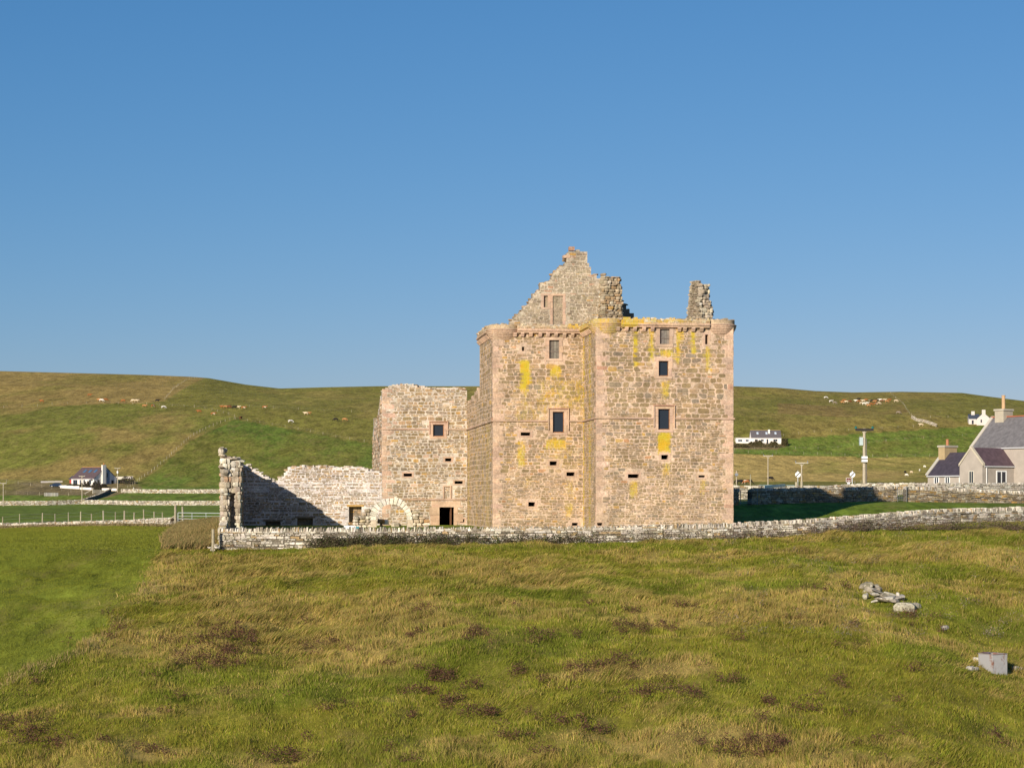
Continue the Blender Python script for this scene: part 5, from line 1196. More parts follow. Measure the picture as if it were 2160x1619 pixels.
for a_, w_ in ((-91, 9), (-75, 6.5)): win(BH, LR, 'f', a_ * s_, (a_ + w_) * s_, 1.1, 2.0, .5, fc=(.45, .5, .58))
win(BH, LR, 'f', -31 * s_, -27.5 * s_, .1, 2.2, 0, fc=(.1, .1, .1), bars=0, name='door')
# small far cottage on the right hillside
v = hit(2044, 895, 500); LS = Loc(Vector((v.x, v.y, v.z)), -R(8)); s_ = v.y / F
SC = empty('hill_cottage', LS.O, 'small pale cottage with two chimneys and slate roofs on the right hillside above the farmhouse', 'house')
gabled(SC, LS, 0, 22 * s_, 1, 7, 12 * s_, 22 * s_, (.58, .53, .50), (.05, .06, .085), M_PAINT, M_SLATE, .1, .12, -2)
m_ = MB(); a0_, a1_ = 15 * s_, 44 * s_; am = (a0_ + a1_) / 2
m_.poly([LS.p(a0_, -2, -2), LS.p(a1_, -2, -2), LS.p(a1_, -2, 11 * s_), LS.p(am, -2, 24 * s_), LS.p(a0_, -2, 11 * s_)], (.58, .53, .50)); m_.poly([LS.p(a1_, -2, -2), LS.p(a1_, 8, -2), LS.p(a1_, 8, 11 * s_), LS.p(a1_, -2, 11 * s_)], (.5, .46, .44)); m_.build('gable_wall', M_PAINT, SC)
m_ = MB()
for ae, sg in ((a0_, -1), (a1_, 1)): q = [(ae + sg * .1, -1.9, 11 * s_), (ae + sg * .1, 8, 11 * s_), (am, 8, 24 * s_), (am, -1.9, 24 * s_)]; m_.hexa([LS.p(*p_) for p_ in q] + [LS.p(x, y, z + .12) for x, y, z in q], (.05, .06, .085))
m_.build('gable_roof', M_SLATE, SC)
m_ = MB(); lbox(m_, LS, am - 3.6 * s_, am + 3.6 * s_, -2.05, -1, 17 * s_, 30.5 * s_, (.56, .51, .47)); m_.build('chimney', M_PAINT, SC)
m_ = MB(); lbox(m_, LS, 6 * s_, 13 * s_, 3.4, 4.4, 15 * s_, 28.5 * s_, (.56, .51, .47)); m_.build('chimney', M_PAINT, SC)
win(SC, LS, 'f', am - 6.5 * s_, am - 3.5 * s_, 3.5 * s_, 10 * s_, -2, fc=(.12, .1, .12)); win(SC, LS, 'f', 6 * s_, 10 * s_, 1 * s_, 9 * s_, 1, fc=(.08, .08, .1), bars=0, name='door')
m_ = MB(); lbox(m_, LS, a1_ + .1, a1_ + 40 * s_, 2, 8, -2, 9 * s_, (.5, .47, .44)); m_.build('long_wing', M_PAINT, SC)
m_ = MB(); m_.hexa([LS.p(*q) for q in ((a1_ + .1, 1.8, 9.1 * s_), (a1_ + 40 * s_, 1.8, 9.1 * s_), (a1_ + 40 * s_, 8.2, 9.1 * s_), (a1_ + .1, 8.2, 9.1 * s_), (a1_ + .1, 5, 17 * s_), (a1_ + 39 * s_, 5, 17 * s_), (a1_ + 39 * s_, 5.1, 17 * s_), (a1_ + .1, 5.1, 17 * s_))], (.05, .06, .085)); m_.build('wing_roof', M_SLATE, SC)

# ------------------------------------------------------------------ cattle and sheep
def cow_mesh(name, graze, coat, scale=1.0, sheep=False):
    me = bpy.data.meshes.new(name); hz = .95 if not graze else .35
    if not sheep:
        pts = [((-.95, 0, 1.2), .27), ((-.5, 0, 1.12), .36), ((0, 0, 1.05), .40), ((.45, 0, 1.1), .37), ((.75, 0, 1.18), .30)]
        neck = [((1.05, 0, 1.2 if not graze else .92), .2), ((1.3, 0, 1.35 if not graze else .5), .15), ((1.6, 0, 1.25 if not graze else .22), .10)]
        legs = [(-.8, .2, True), (-.8, -.2, True), (.65, .18, False), (.65, -.18, False)]; tail = [((-1.2, 0, 1.1), .04), ((-1.24, 0, .6), .035)]
    else:
        pts = [((-.45, 0, .62), .2), ((-.2, 0, .62), .27), ((.1, 0, .62), .28), ((.35, 0, .64), .22), ((.45, 0, .66), .16)]
        neck = [((.55, 0, .7 if not graze else .45), .1), ((.66, 0, .76 if not graze else .25), .08), ((.78, 0, .7 if not graze else .12), .05)]
        legs = [(-.35, .1, True), (-.35, -.1, True), (.3, .1, False), (.3, -.1, False)]; tail = [((-.56, 0, .55), .03), ((-.58, 0, .4), .02)]
    V = [p for p, r in pts] + [p for p, r in neck]; Rr = [r for p, r in pts + neck]; E = [(i, i + 1) for i in range(len(V) - 1)]
    for (x, y, hind) in legs:
        root = 0 if hind else 3; zt = pts[root][0][2]; k = zt / 1.2
        b = len(V); dx = -.08 if hind else 0
        V += [(x, y, zt - .45 * k), (x + dx * k, y, .45 * k), (x, y, .03)]; Rr += [.14 * k if not sheep else .07, .065 * k, .06 * k]; E += [(root, b), (b, b + 1), (b + 1, b + 2)]
    b = len(V); V += [p for p, r in tail]; Rr += [r for p, r in tail]; E += [(0, b), (b, b + 1)]
    if not sheep:
        for s_ in (-1, 1): h = 6; V.append((V[h][0] - .06, s_ * .2, V[h][2] + .1)); Rr.append(.035); E.append((h, len(V) - 1))
    me.from_pydata([tuple(c_ * scale for c_ in v) for v in V], E, [])
    o = bpy.data.objects.new('tmp', me); COL.objects.link(o)
    md = o.modifiers.new('s', 'SKIN'); md.use_smooth_shade = True
    for i, r_ in enumerate(Rr): me.skin_vertices[0].data[i].radius = (r_ * scale, r_ * scale)
    me.skin_vertices[0].data[2].use_root = True
    o.modifiers.new('d', 'SUBSURF').levels = 1
    dg = bpy.context.evaluated_depsgraph_get(); dg.update(); nm = bpy.data.meshes.new_from_object(o.evaluated_get(dg)); nm.name = name
    bpy.data.objects.remove(o)
    nv = len(nm.vertices); co = np.zeros(nv * 3, np.float32); nm.vertices.foreach_get('co', co); co = co.reshape(-1, 3)
    base, patch, th = coat; cl = np.tile(np.array([*base, 1], np.float32), (nv, 1))
    if patch is not None:
        nn = fbm(co[:, 0] * 1.7 + hash(name) % 7, co[:, 2] * 1.9 + co[:, 1], 2); cl[nn > th, :3] = patch
    a = nm.color_attributes.new('col', 'FLOAT_COLOR', 'POINT'); a.data.foreach_set('color', cl.ravel()); nm.materials.clear(); nm.materials.append(M_COAT)
    return nm
COATS = {'brown': ((.30, .11, .035), None, 0), 'tan': ((.42, .20, .08), None, 0), 'dark red': ((.16, .055, .025), None, 0), 'cream': ((.62, .50, .34), None, 0), 'white': ((.75, .70, .60), None, 0), 'black': ((.02, .017, .017), None, 0),
         'black and white': ((.68, .64, .58), (.02, .018, .02), .5), 'brown and white': ((.34, .12, .04), (.7, .62, .5), .56), 'grey': ((.25, .20, .16), None, 0)}
cm = {}
def cow(px, py, coat, face, graze, where, group, sheep=False, y0=300, sc_=1.0):
    k = (coat, graze, sheep)
    if k not in cm: cm[k] = cow_mesh(('sheep' if sheep else 'cow'), graze, COATS[coat], 1.0, sheep)
    v = hit(px, py, y0); o = bpy.data.objects.new('sheep' if sheep else 'cow', cm[k]); o.location = v; o.rotation_euler = (0, 0, face + uni(-.2, .2)); o.scale = (sc_,) * 3; COL.objects.link(o)
    tag(o, f"{coat} {'sheep' if sheep else 'cow'} {where}", 'sheep' if sheep else 'cow', group)
LH = 'cattle scattered over the left hillside'
for a in [(189, 836, 'brown', .2, 0, 'alone above the crest fence, highest of the left cattle'), (88, 849, 'brown', 3.1, 0, 'nearest the left edge of the photo on the crest'), (209, 846, 'tan', 3.0, 0, 'at the left end of the tight group of three on the crest'),
          (214, 847, 'white', .1, 1, 'in the middle of the tight group of three on the crest'), (223, 846, 'brown', .1, 1, 'at the right end of the tight group of three on the crest'), (260, 848, 'brown', 3.0, 1, 'between the group of three and the white pair'),
          (281, 848, 'cream', 3.0, 1, 'left in the pale pair on the crest'), (288, 848, 'cream', 0, 0, 'right in the pale pair on the crest'), (332, 848, 'black', .3, 0, 'lying dark beside the crest fence'), (305, 859, 'tan', .1, 0, 'just below the fence right of the pale pair'),
          (323, 859, 'brown and white', .6, 1, 'between the tan cow and the black and white one'), (345, 862, 'black and white', .0, 1, 'below the crest fence in the left cattle'), (420, 871, 'brown', 3.1, 0, 'alone above the diagonal fence'), (450, 876, 'brown and white', .2, 0, 'lying by the fence top end'),
          (469, 861, 'brown', 3.1, 0, 'at the left end of the row above the green field'), (476, 861, 'tan', 0, 0, 'second from left in the row above the green field'), (483, 861, 'dark red', 0, 1, 'third from left in the row above the green field'), (494, 862, 'black', 0, 0, 'in the middle of the row above the green field'),
          (502, 862, 'cream', 0, 0, 'fifth from left in the row above the green field'), (514, 863, 'brown and white', 0, 0, 'at the right end of the row above the green field'), (508, 885, 'dark red', 1.0, 0, 'small beside the fence corner below the row'),
          (645, 875, 'cream', 3.0, 0, 'left in the close pair in the middle of the hillside'), (651, 875, 'tan', 0, 0, 'right in the close pair in the middle of the hillside'), (613, 892, 'black and white', .1, 1, 'alone just above the green field'),
          (708, 888, 'black', 3.1, 1, 'beside a tan cow nearest the castle'), (727, 888, 'tan', .1, 1, 'beside a black cow nearest the castle'), (558, 862, 'brown and white', 0, 0, 'alone to the right of the row above the green field')]:
    cow(a[0], a[1], a[2], a[3], bool(a[4]), a[5], LH)
RH = 'cattle herd on the right hillside'
for a in [(1742, 841, 'black and white', -.1, 1, 'highest and leftmost of the right herd'), (1753, 849, 'black and white', 0, 0, 'second from left, just below the leftmost cow of the right herd'), (1761, 852, 'grey', 0, 1, 'beside the second black and white cow'),
          (1777, 851, 'tan', 3.0, 0, 'at the left of the small brown trio'), (1780, 847, 'brown', .0, 0, 'at the back of the small brown trio'), (1785, 850, 'cream', 3.0, 1, 'paler one touching the small brown trio'), (1792, 849, 'dark red', .1, 1, 'at the right of the small brown trio'),
          (1806, 848, 'white', 3.1, 0, 'pale hindquarters at the left of the main herd'), (1811, 844, 'black', 0, 0, 'behind the brown cow at the left of the main herd'), (1811, 849, 'brown', 0, 0, 'overlapping the pale cow at the left of the main herd'),
          (1817, 853, 'cream', .2, 0, 'forward left in the main herd'), (1823, 854, 'white', .3, 1, 'small pale calf forward in the main herd'), (1821, 848, 'cream', 3.0, 0, 'pale one behind the front row of the main herd'),
          (1826, 846, 'brown', 0, 0, 'at the back left of the main herd'), (1829, 853, 'white', .2, 0, 'pale, between the two front brown cows'), (1832, 858, 'tan', 3.1, 0, 'lowest of the main herd'), (1838, 855, 'brown', .3, 1, 'right behind the lowest cow of the main herd'),
          (1839, 848, 'black', 0, 0, 'long dark back in the centre of the main herd'), (1849, 847, 'black', 0, 0, 'darkest on the right of the herd centre'), (1837, 848, 'grey', 3.0, 0, 'greyish in front of the dark backs'), (1845, 849, 'tan', 0, 0, 'tan in front of the dark backs'),
          (1847, 854, 'brown and white', .4, 0, 'forward right of the herd centre'), (1854, 853, 'cream', .3, 1, 'pale one forward of the right herd row'), (1857, 846, 'white', 3.0, 0, 'pale head at the back right of the herd'), (1860, 848, 'dark red', 0, 0, 'dark brown in the right row of the herd'),
          (1866, 846, 'cream', .1, 0, 'pale back in the right row of the herd'), (1871, 849, 'tan', 0, 1, 'tan in the right row of the herd'), (1876, 846, 'brown', 0, 0, 'reddish one near the right end of the herd'), (1890, 848, 'cream', 0, 1, 'rightmost pale one standing apart from the herd'),
          (1895, 873, 'grey', 0, 1, 'alone below the herd'), (1943, 899, 'cream', 3.1, 0, 'pale by the fence at the top of the green field')]:
    cow(a[0], a[1], a[2], a[3], bool(a[4]), a[5], RH)
for a in [(1625, 1013.5, 'black', 0, 1, 'alone in the tan field beside a power pole'), (1557, 1020.5, 'black', 3.0, 1, 'nearest the castle wall in the tan field'), (1561, 1020.5, 'black', 0, 1, 'second from the castle wall in the tan field'), (1575, 1021, 'brown and white', 3.0, 1, 'brown one of the pair beside the slim bare pole'), (1580, 1021, 'black', 0, 1, 'black one of the pair beside the slim bare pole')]:
    cow(a[0], a[1], a[2], a[3], bool(a[4]), a[5], 'cattle in the tan field behind the castle')
for a in [(1950, 986, 'white', 'highest of the sheep left of the farmhouse wing'), (1940, 994, 'white', 'middle of the sheep left of the farmhouse wing'), (1922, 998, 'cream', 'left of the middle sheep near the farmhouse wing'), (1912, 1004, 'white', 'lowest of the sheep near the farmhouse wing'), (1909, 998, 'black', 'beside the white ones near the farmhouse wing')]:
    cow(a[0], a[1], a[2], uni(0, 6), True, a[3], 'sheep in the tan field', True, sc_=1.1)

# ------------------------------------------------------------------ bushes, tank, stones, timber rack
def bush(name, label, c, rx, ry, rz, n, pal, leaf=.1, group=None, cat='bush', parts=True):
    m_ = MB()
    for k in range(n):
        t = uni(0, 6.28); r_ = uni(.2, 1) ** .5; z = uni(0, 1) ** .8; lim = (1 - z * z * .75) ** .5
        p_ = Vector((c[0] + math.cos(t) * r_ * rx * lim, c[1] + math.sin(t) * r_ * ry * lim, c[2] + z * rz * (1 + .25 * math.sin(t * 3 + c[0])) ))
        d = Vector((uni(-1, 1), uni(-1, 1), uni(-.3, 1))).normalized(); e = d.orthogonal().normalized(); s_ = leaf * uni(.6, 1.4); cl = pick(pal)
        m_.poly([p_ - e * s_ * .4, p_ + d * s_ * .9 - e * s_ * .1, p_ + d * s_ * 1.3, p_ + e * s_ * .4], cl)
    return tag(m_.build(name, M_LEAF), label, cat, group)
PB = [(3, (.10, .075, .055)), (2, (.07, .08, .035)), (1, (.13, .095, .08))]
for i, (px, py, w_, h_, l) in enumerate([(172, 1031, 4, 10, 'left end dark bush behind the low garden wall of the white cottage'), (184, 1031, 9, 13, 'broad grey green bush in front of the white cottage'), (203, 1032, 12, 14, 'largest dark bush at the corner of the white cottage garden'), (219, 1028, 8, 6, 'low yellow green bush by the cottage gable'), (155, 1026, 16, 4, 'low dark shrubbery along the front of the white cottage')]):
    v = hit(px, py); s_ = v.y / F; bush('bush', l, v, w_ * s_, w_ * s_ * .7, h_ * s_, 900, PB, .28)
for px, py, w_, h_, l in [(1587, 938, 10, 5, 'reddish bush below the flat wing of the right white house'), (1600, 937, 10, 7, 'rounded bush under the roof\'s left end of the right white house'), (1632, 937, 9, 5, 'low bush below the big window of the right white house'), (1655, 940, 8, 13, 'dark shrub on the right corner of the white house'), (1612, 943, 42, 7, 'brown hedge bank below the right white house'), (1560, 943, 22, 6, 'brown hedge bank close to the castle wall')]:
    v = hit(px, py, 500); s_ = v.y / F; bush('bush', l, v, w_ * s_, 2.5, h_ * s_, 1300, [(3, (.12, .09, .045)), (2, (.10, .10, .03)), (1, (.16, .12, .06))], .3)
v = hit(270, 1020); bush('hedge', 'dark straggling hedge climbing beside the diagonal fence right of the cottage', v, 3, 3, 2.2, 800, PB, .3, cat='hedge')
m_ = MB(); a = hit(93, 1046); 
for k in range(9): m_.box(a.x + k * .52, a.x + k * .52 + .44, a.y, a.y + .1, a.z, a.z + 1.1, jit((.3, .29, .26), .2))
m_.box(a.x, a.x + 4.7, a.y - .04, a.y - .01, a.z + .8, a.z + .9, (.2, .2, .18)); tag(m_.build('pallet_pen', M_WOOD), 'grey slatted timber panel standing in the rough field below the car', 'timber panel')
def braced(px, py, l):
    v = hit(px, py); m_ = MB(); m_.tube(v, v + Vector((0, 0, 2)), .14, None, 8, (.5, .46, .38)); m_.tube(v + Vector((-3, 0, -.1)), v + Vector((0, 0, 1.5)), .1, None, 6, (.5, .46, .38)); tag(m_.build('braced_post', M_WOOD), l, 'post')
braced(196, 1041, 'tall braced strainer post beside the valley gate below the white cottage')
v = hit(197, 1041); m_ = MB()
for z_ in (.3, .6, .9, 1.2): m_.tube((v.x + .2, v.y, v.z + z_), (v.x + 4.4, v.y, v.z + z_), .03, None, 5, (.4, .42, .42))
for x_ in (.2, 2.3, 4.4): m_.tube((v.x + x_, v.y, v.z + .1), (v.x + x_, v.y, v.z + 1.25), .035, None, 5, (.4, .42, .42))
tag(m_.build('field_gate', M_METAL), 'grey metal gate in the valley below the white cottage', 'gate')
# metal tank
v = hit_fg(2094, 1421); TK = empty('metal_tank', v, 'open square galvanised water tank with rusty inside standing in rough grass', 'water tank', None)
LT = Loc(Vector((v.x, v.y, v.z - .1)), R(31)); w_ = .80; hgt = .86; cgr = (.42, .42, .43)
def panel(a0, a1, b0, b1, c, n, rim=(.22, .12, .08)):
    m_ = MB(); lbox(m_, LT, a0, a1, b0, b1, 0, hgt, c); return m_.build(n, M_TANK, TK)
m, n, b = new_mat('galvanised_tank', .6, .4); at = nnode(n, 'ShaderNodeAttribute', attribute_name='col'); g = scaled(n, 1, 1, 1)
c = mix(n, mrange(n, noise(n, 3.5, 5, g, .7), .35, .65, 0, .6), at.outputs['Color'], (.30, .29, .29)); c = mix(n, mrange(n, noise(n, 2.1, 6, scaled(n, 1, 1, .6), .75), .57, .66, 0, .9), c, (.20, .07, .03)); n.links.new(c, b.inputs['Base Color']); M_TANK = m
t_ = .012; cgr = (.30, .295, .295)
LT.O = LT.O + Vector((0, 0, 0)); LT.O = LT.O - LT.b * 0
panel(0, w_, 0, t_, (.42, .41, .40), 'side_panel'); panel(0, t_, t_, w_, cgr, 'side_panel'); panel(w_ - t_, w_, t_, w_, (.26, .08, .04), 'side_panel'); panel(t_, w_ - t_, w_ - t_, w_, (.62, .6, .57), 'side_panel')
m_ = MB()
for q in ((-.02, w_ + .02, -.02, .03), (-.02, .03, .03, w_ + .02), (w_ - .03, w_ + .02, .03, w_ + .02), (.03, w_ - .03, w_ - .03, w_ + .02)): lbox(m_, LT, *q, hgt, hgt + .03, (.20, .15, .13))
m_.build('rim', M_TANK, TK); m_ = MB(); lbox(m_, LT, .012, .79, .012, .79, .05, .07, (.15, .09, .06)); m_.build('bottom', M_TANK, TK)
m_ = MB(); m_.poly([LT.p(.02, .25, hgt + .04), LT.p(.42, .45, hgt - .1), LT.p(.6, .79, hgt + .05), LT.p(.02, .79, hgt + .07)], (.30, .075, .03)); m_.build('lid_sheet', M_TANK, TK)
for (dx, px, py, s1, l) in ((0, 2060, 1395, .3, 'small white stone half hidden left of the metal tank'), (0, 2047, 1413, .42, 'white rubble stone lying left in front of the metal tank'), (0, 2143, 1413, .4, 'flat grey stone just right of the metal tank')):
    v = hit_fg(px, py); m_ = MB(); rock(m_, (v.x, v.y, v.z + .06), s1, .3, .22, (.40, .37, .32)); rock(m_, (v.x + .2, v.y + .1, v.z + .05), s1 * .6, .25, .16, (.33, .30, .25)); tag(m_.build('stone', M_DRY), l, 'stone')
# tumbled stones of an old wall in the foreground
PS = [(3, (.38, .345, .275)), (2, (.30, .265, .21)), (1.2, (.24, .21, .155)), (.12, (.36, .24, .09))]
m_ = MB()
for px, py, s1, h1 in ((1830, 1248, .5, .5), (1822, 1243, .5, .3), (1828, 1252, .45, .4), (1826, 1262, .35, .3), (1836, 1242, .6, .25), (1846, 1240, .6, .15), (1838, 1254, .7, .45), (1848, 1250, .7, .4), (1853, 1244, .5, .2), (1845, 1262, .4, .2)):
    v = hit_fg(px, py); rock(m_, (v.x, v.y, v.z + uni(.05, .3)), s1 * .8, .36, h1 * .7, pick(PS), uni(-.6, .6), .4)
tag(m_.build('stone_heap', M_DRY), 'squared heap of old wall stones at the upper left end of the foreground stones', 'stone heap')
m_ = MB()
for px, py in ((1854, 1258), (1862, 1260), (1870, 1262), (1878, 1264), (1886, 1268), (1860, 1270), (1868, 1273), (1876, 1274), (1884, 1276), (1890, 1272), (1872, 1266), (1880, 1270)):
    v = hit_fg(px, py); rock(m_, (v.x, v.y, v.z + uni(.08, .3)), uni(.45, .95), .45, uni(.08, .16), pick(PS), uni(-.5, .3), .4)
tag(m_.build('slab_heap', M_DRY), 'flat tumbled slabs in the middle of the foreground stones', 'stone heap')
v = hit_fg(1908, 1286); m_ = MB(); rock(m_, (v.x, v.y, v.z + .08), 1.05, .8, .52, (.37, .34, .25), .1, .1, .12); tag(m_.build('boulder', M_DRY), 'large rounded pale boulder at the lower right end of the foreground stones', 'boulder')
v = hit_fg(1932, 1283); m_ = MB(); rock(m_, (v.x, v.y, v.z + .1), .4, .4, .3, (.4, .36, .29)); tag(m_.build('stone', M_DRY), 'small stone just right of the large pale boulder', 'stone')
v = hit_fg(1893, 1270); m_ = MB(); rock(m_, (v.x, v.y, v.z + .22), .16, .25, .45, (.55, .5, .42), .3); tag(m_.build('stone', M_DRY), 'thin upright stone leaning against the large pale boulder', 'stone')
v = hit_fg(1992, 1328); m_ = MB(); rock(m_, (v.x, v.y, v.z + .1), .3, .3, .2, (.36, .33, .28)); tag(m_.build('stone', M_DRY), 'lone small stone in the grass between the boulder and the metal tank', 'stone')

# ------------------------------------------------------------------ grass and weeds of the foreground
rs = np.random.RandomState(11)
CLEAR = [(q.x, q.y, r_) for q, r_ in ((hit_fg(2092, 1432), .7), (hit_fg(1840, 1268), .7), (hit_fg(1872, 1284), .8), (hit_fg(1908, 1300), .7))]
def blades(name, label, X, Y, H, W, C, lean, seg2=True):
    n = len(X); px = CX + X / Y * F
    for (cx_, cy_, rr_) in CLEAR:
        d_ = np.hypot(X - cx_, Y - cy_); H = np.where(d_ < rr_, H * .45, H)
    Z = terrain(px, Y) - .03
    ang = rs.uniform(0, math.pi, n); th_ = fbm(X * .22 + 4, Y * .18 + 9, 3) * 7.5; dx = np.cos(ang) * W; dy = np.sin(ang) * W
    lx = lean[0] * (.75 + .9 * np.cos(th_)) + rs.normal(0, .34, n); ly = lean[1] + lean[0] * .8 * np.sin(th_) + rs.normal(0, .34, n)
    b0 = np.stack([X - dx, Y - dy, Z], 1); b1 = np.stack([X + dx, Y + dy, Z], 1)
    m0 = np.stack([X - dx * .75 + lx * H * .35, Y - dy * .75 + ly * H * .35, Z + H * .55], 1); m1 = np.stack([X + dx * .75 + lx * H * .35, Y + dy * .75 + ly * H * .35, Z + H * .55], 1)
    t = np.stack([X + lx * H, Y + ly * H, Z + H * .95], 1)
    V = np.stack([b0, b1, m1, m0, t], 1).reshape(-1, 3); i = np.arange(n) * 5
    q = np.stack([i, i + 1, i + 2, i + 3], 1); tr = np.stack([i + 3, i + 2, i + 4], 1)
    CC = np.repeat(C, 5, axis=0).reshape(n, 5, 3); CC = CC.reshape(-1, 3)
    me = np_mesh(name, V, q, tr, CC, M_GRASS); o = bpy.data.objects.new(name, me); COL.objects.link(o); return tag(o, label, None, None, 'stuff')
def sample(n, pxa, pxb, ya, yb):
    Y = np.sqrt(rs.uniform(ya * ya, yb * yb, n)); px = rs.uniform(pxa, pxb, n); return (px - CX) / F * Y, Y, px
N = 1450000
X, Y, px = sample(N, -350, 2650, 58, 128)
# a share more towards the near ground
ok = Y < wall_Y(px) - .15; X, Y, px = X[ok], Y[ok], px[ok]
Zt = terrain(px, Y); py = HY - Zt / Y * F
sm = (px < 470) & smooth_field(px - rs.normal(0, 11, len(px)) * (rs.rand(len(px)) < .5), py)
C = rough_col(X, Y)
tuft = fbm(X * 1.3, Y * 1.3, 2); n2 = fbm(X * .45 + 30, Y * .9 + 4, 3); strawm = np.clip((fbm(X * .16 + 3, Y * .30, 4) * .65 + n2 * .35 - .48) * 6, 0, .85)
H = .045 + .31 * np.clip(tuft * 2.2 - .75, 0, 1) * (.5 + .7 * strawm) + rs.uniform(0, .08, len(X))
indiv = rs.rand(len(X)); st = indiv < (.07 + .27 * strawm)
cv = .62 + .76 * fbm(X * 1.1 + 7, Y * .9, 3)[:, None]; C = C * rs.uniform(.8, 1.25, (len(X), 1)) * cv; C[st] = np.array((.48, .35, .12)) * rs.uniform(.6, 1.2, (st.sum(), 1)) * cv[st]; H[st] *= 1.1
gr = (~st) & (indiv > .75); C[gr] = np.array((.19, .23, .02)) * rs.uniform(.7, 1.3, (gr.sum(), 1)) * cv[gr]
C[sm] = G_SMOOTH * 1.15 * rs.uniform(.75, 1.25, (sm.sum(), 1)) ; H[sm] = .05 + rs.uniform(0, .05, sm.sum())
edge = (~sm) & (px < 480) & (px > np.interp(py, np.array(EDGE)[:, 1], np.array(EDGE)[:, 0]) - 5) & (px < np.interp(py, np.array(EDGE)[:, 1], np.array(EDGE)[:, 0]) + 55); en_ = fbm(X * .35, Y * .25, 3) > .5; edge = edge & en_; H[edge] *= 1.4; e2 = edge & (indiv < .5); C[e2] = np.array((.42, .31, .13)) * rs.uniform(.7, 1.2, (e2.sum(), 1))
blades('grass', 'rough windblown grass covering the slope in front of the castle', X, Y, H, rs.uniform(.004, .011, len(X)) * (1 + (Y - 60) / 60), C, (.55, .15))
X, Y, px = sample(150000, -60, 470, 113, 215); Zt = terrain(px, Y); py = HY - Zt / Y * F; ok = smooth_field(px, py) & (Y < 224 - px * .11) & ((Y > 123)|(px<458)); X, Y, px = X[ok], Y[ok], px[ok]
blades('short_grass', 'short green pasture grass of the smooth field on the left', X, Y, rs.uniform(.05, .11, len(X)), rs.uniform(.012, .025, len(X)), G_SMOOTH * 1.1 * rs.uniform(.7, 1.25, (len(X), 1)), (.4, .1))
# tall straw grass on the bank by the gate and along the field wall
X, Y, px = sample(60000, 295, 470, 113, 184); Zt = terrain(px, Y); py = HY - Zt / Y * F; ok = ~smooth_field(px, py) & ((Y < 117.5) | (px < 462)); X, Y, px = X[ok], Y[ok], px[ok]
C = np.array((.40, .29, .12)) * rs.uniform(.55, 1.2, (len(X), 1)); g_ = rs.rand(len(X)) < .25; C[g_] = np.array((.13, .15, .04)) * rs.uniform(.7, 1.2, (g_.sum(), 1))
blades('straw_grass', 'tall dry straw grass on the bank below the field gate', X, Y, .25 + .55 * fbm(X * .8, Y * .4, 2), rs.uniform(.012, .028, len(X)), C, (.4, .1))
X, Y, px = sample(26000, -60, 375, 176, 236); yw = np.interp(px, (-40, 60, 150, 250, 330, 362), (236, 228, 220, 206, 192, 184)); ok = (Y < yw - .3) & (Y > yw - 14); X, Y, px = X[ok], Y[ok], px[ok]
C = np.array((.34, .25, .12)) * rs.uniform(.5, 1.2, (len(X), 1)); g_ = rs.rand(len(X)) < .3; C[g_] = np.array((.11, .11, .04))
blades('straw_grass', 'dry brown grass in front of the tumbledown field wall', X, Y, .05 + .3 * fbm(X * .4, Y * .3, 2), rs.uniform(.02, .04, len(X)), C, (.4, .1))
# weeds: brown seed heads and dock in patches
def weeds(name, label, spots, pal, leaf, per, hrange, clump=False):
    P_ = []; CL = []
    for (px_, py_, rx, ry, k) in spots:
        for _ in range(k):
            a = rs.uniform(0, 6.28); r_ = rs.rand() ** .5 * 1.35; q_ = (px_ + math.cos(a) * r_ * rx, py_ + math.sin(a) * r_ * ry)
            if not clump or float(vnoise(q_[0] * .06, q_[1] * .17)) > .46 + .2 * (r_ - .7): P_.append(q_)
    if not P_: return
    q = np.array(P_); V = []; T = []; cc_ = []
    vs = []
    for a, b_ in q: 
        b_ = min(b_, 1640); v = hit_fg(a, max(b_, 1120)); vs.append(v)
    i = 0
    for v in vs:
        hh = uni(*hrange); base = pick(pal)
        for _ in range(per):
            p_ = v + Vector((uni(-.16, .16), uni(-.16, .16), hh * uni(.25, 1.0))); d = Vector((uni(-1, 1), uni(-1, 1), uni(-.2, 1))).normalized(); e = d.orthogonal().normalized(); s_ = leaf * uni(.6, 1.4); k = uni(.7, 1.3)
            V += [p_ - e * s_ * .4, p_ + d * s_ * 1.2, p_ + e * s_ * .4]; T.append((i, i + 1, i + 2)); i += 3; cc_ += [(base[0] * k, base[1] * k, base[2] * k)] * 3
    me = np_mesh(name, np.array([tuple(v) for v in V]), None, np.array(T), np.array(cc_), M_LEAF); o = bpy.data.objects.new(name, me); COL.objects.link(o); tag(o, label, None, None, 'stuff')
BR = [(3, (.13, .06, .035)), (2, (.10, .05, .03)), (1.5, (.16, .09, .05))]
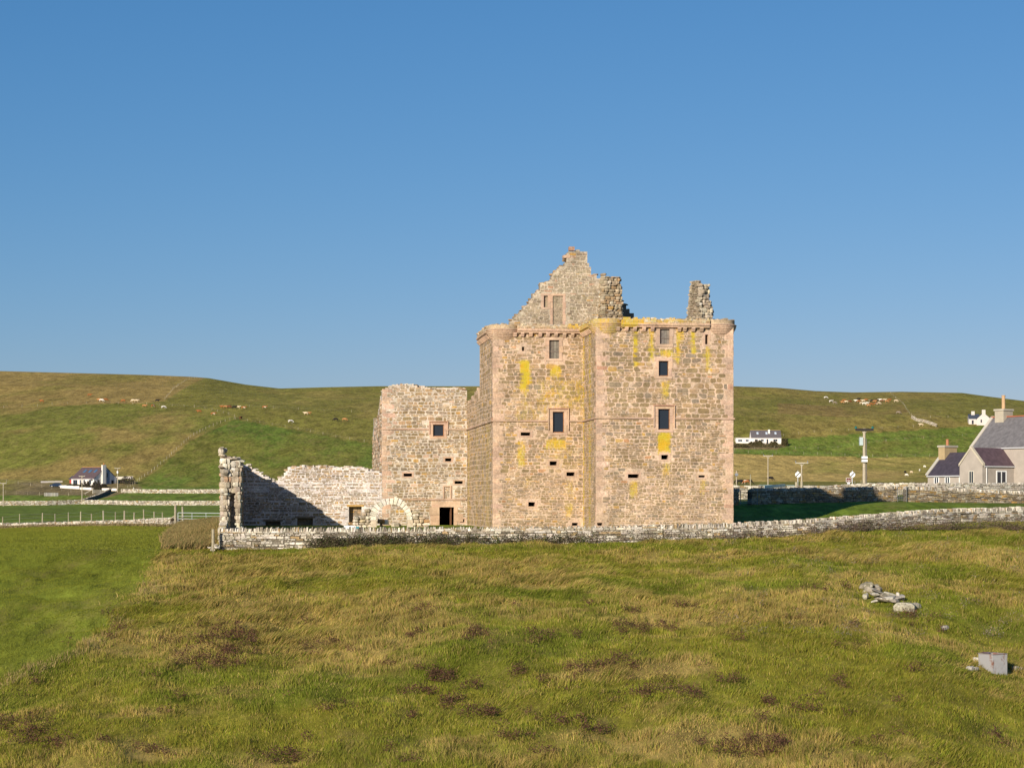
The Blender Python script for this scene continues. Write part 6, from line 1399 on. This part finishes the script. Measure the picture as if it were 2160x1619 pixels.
spots = [(440, 1368, 85, 38, 620), (500, 1350, 45, 20, 240), (470, 1395, 50, 14, 160), (258, 1340, 30, 10, 90), (40, 1545, 60, 22, 260), (110, 1570, 40, 16, 120), (700, 1358, 22, 9, 60), (656, 1364, 18, 6, 40), (885, 1292, 30, 9, 60), (1090, 1285, 12, 5, 35), (1125, 1345, 40, 12, 130), (1218, 1340, 18, 9, 60), (1235, 1278, 10, 6, 30),
         (870, 1344, 20, 8, 60), (978, 1350, 16, 8, 50), (1010, 1338, 22, 7, 60), (900, 1420, 20, 9, 80), (935, 1434, 30, 9, 110), (880, 1462, 32, 9, 100), (1002, 1456, 26, 10, 110), (955, 1488, 28, 9, 100), (1010, 1508, 30, 9, 100), (1092, 1426, 14, 8, 60), (1208, 1425, 18, 12, 80), (1255, 1405, 30, 14, 120), (730, 1494, 26, 10, 90), (880, 1516, 14, 8, 40), (1180, 1525, 40, 10, 140), (1250, 1545, 34, 8, 110),
         (1090, 1560, 30, 7, 50), (1360, 1330, 60, 12, 240), (1330, 1290, 20, 8, 50), (1450, 1285, 22, 7, 50), (1290, 1395, 25, 10, 80), (1400, 1465, 55, 10, 170), (1460, 1470, 18, 8, 60), (1580, 1580, 60, 18, 330), (1640, 1576, 20, 8, 90), (1535, 1435, 30, 9, 90), (1625, 1488, 12, 8, 40), (1700, 1500, 30, 6, 60), (1780, 1445, 30, 9, 80), (1700, 1248, 45, 7, 90), (1790, 1240, 20, 6, 40),
         (1923, 1324, 8, 6, 30), (1905, 1303, 22, 7, 60), (1960, 1310, 24, 6, 60), (1990, 1337, 12, 5, 30), (2100, 1550, 20, 10, 60), (1820, 1575, 20, 6, 40), (1560, 1350, 16, 6, 30), (1340, 1410, 25, 12, 60), (600, 1600, 60, 12, 120), (330, 1590, 30, 10, 60), (250, 1300, 25, 5, 30)]
for _ in range(70): spots.append((uni(-20, 2200), uni(1300, 1619), uni(8, 20), uni(3, 7), 14))
spots = [s_ for s_ in spots if s_[0] > 60 or s_[1] > 1440]
weeds('dead_dock', 'dark reddish brown dead dock and thistle heads scattered through the foreground grass', spots, BR, .05, 9, (.2, .45), True)
spots = [(725, 1147, 40, 8, 420), (800, 1146, 40, 7, 260), (880, 1145, 50, 6, 190), (950, 1144, 40, 6, 130), (1050, 1142, 60, 5, 110), (1180, 1142, 80, 5, 130), (670, 1152, 20, 5, 60)]
weeds('wall_weeds', 'dark green and brown weeds growing along the foot of the enclosure wall', spots, [(3, (.10, .09, .04)), (2, (.13, .095, .065)), (1, (.08, .11, .03))], .07, 9, (.2, .8))
spots = [(1300, 1138, 90, 4, 160), (1450, 1135, 90, 4, 160), (1600, 1128, 60, 4, 160), (1760, 1117, 60, 6, 240), (1850, 1112, 60, 6, 240), (1950, 1108, 60, 9, 320), (2060, 1106, 60, 11, 400), (2150, 1106, 50, 12, 380), (520, 1160, 50, 4, 60)]
weeds('wall_weeds', 'purplish brown dead stalks along the right part of the enclosure wall', spots, [(3, (.20, .14, .105)), (2, (.17, .12, .085)), (1.5, (.15, .15, .05))], .05, 8, (.2, .85))
spots = [(uni(1500, 2160), uni(1130, 1350), 12, 5, 5) for _ in range(120)]
weeds('seed_heads', 'pale lilac grey thistle seed heads dotted over the right hand slope', spots, [(1, (.27, .21, .17)), (1, (.22, .17, .12))], .04, 7, (.3, .6))
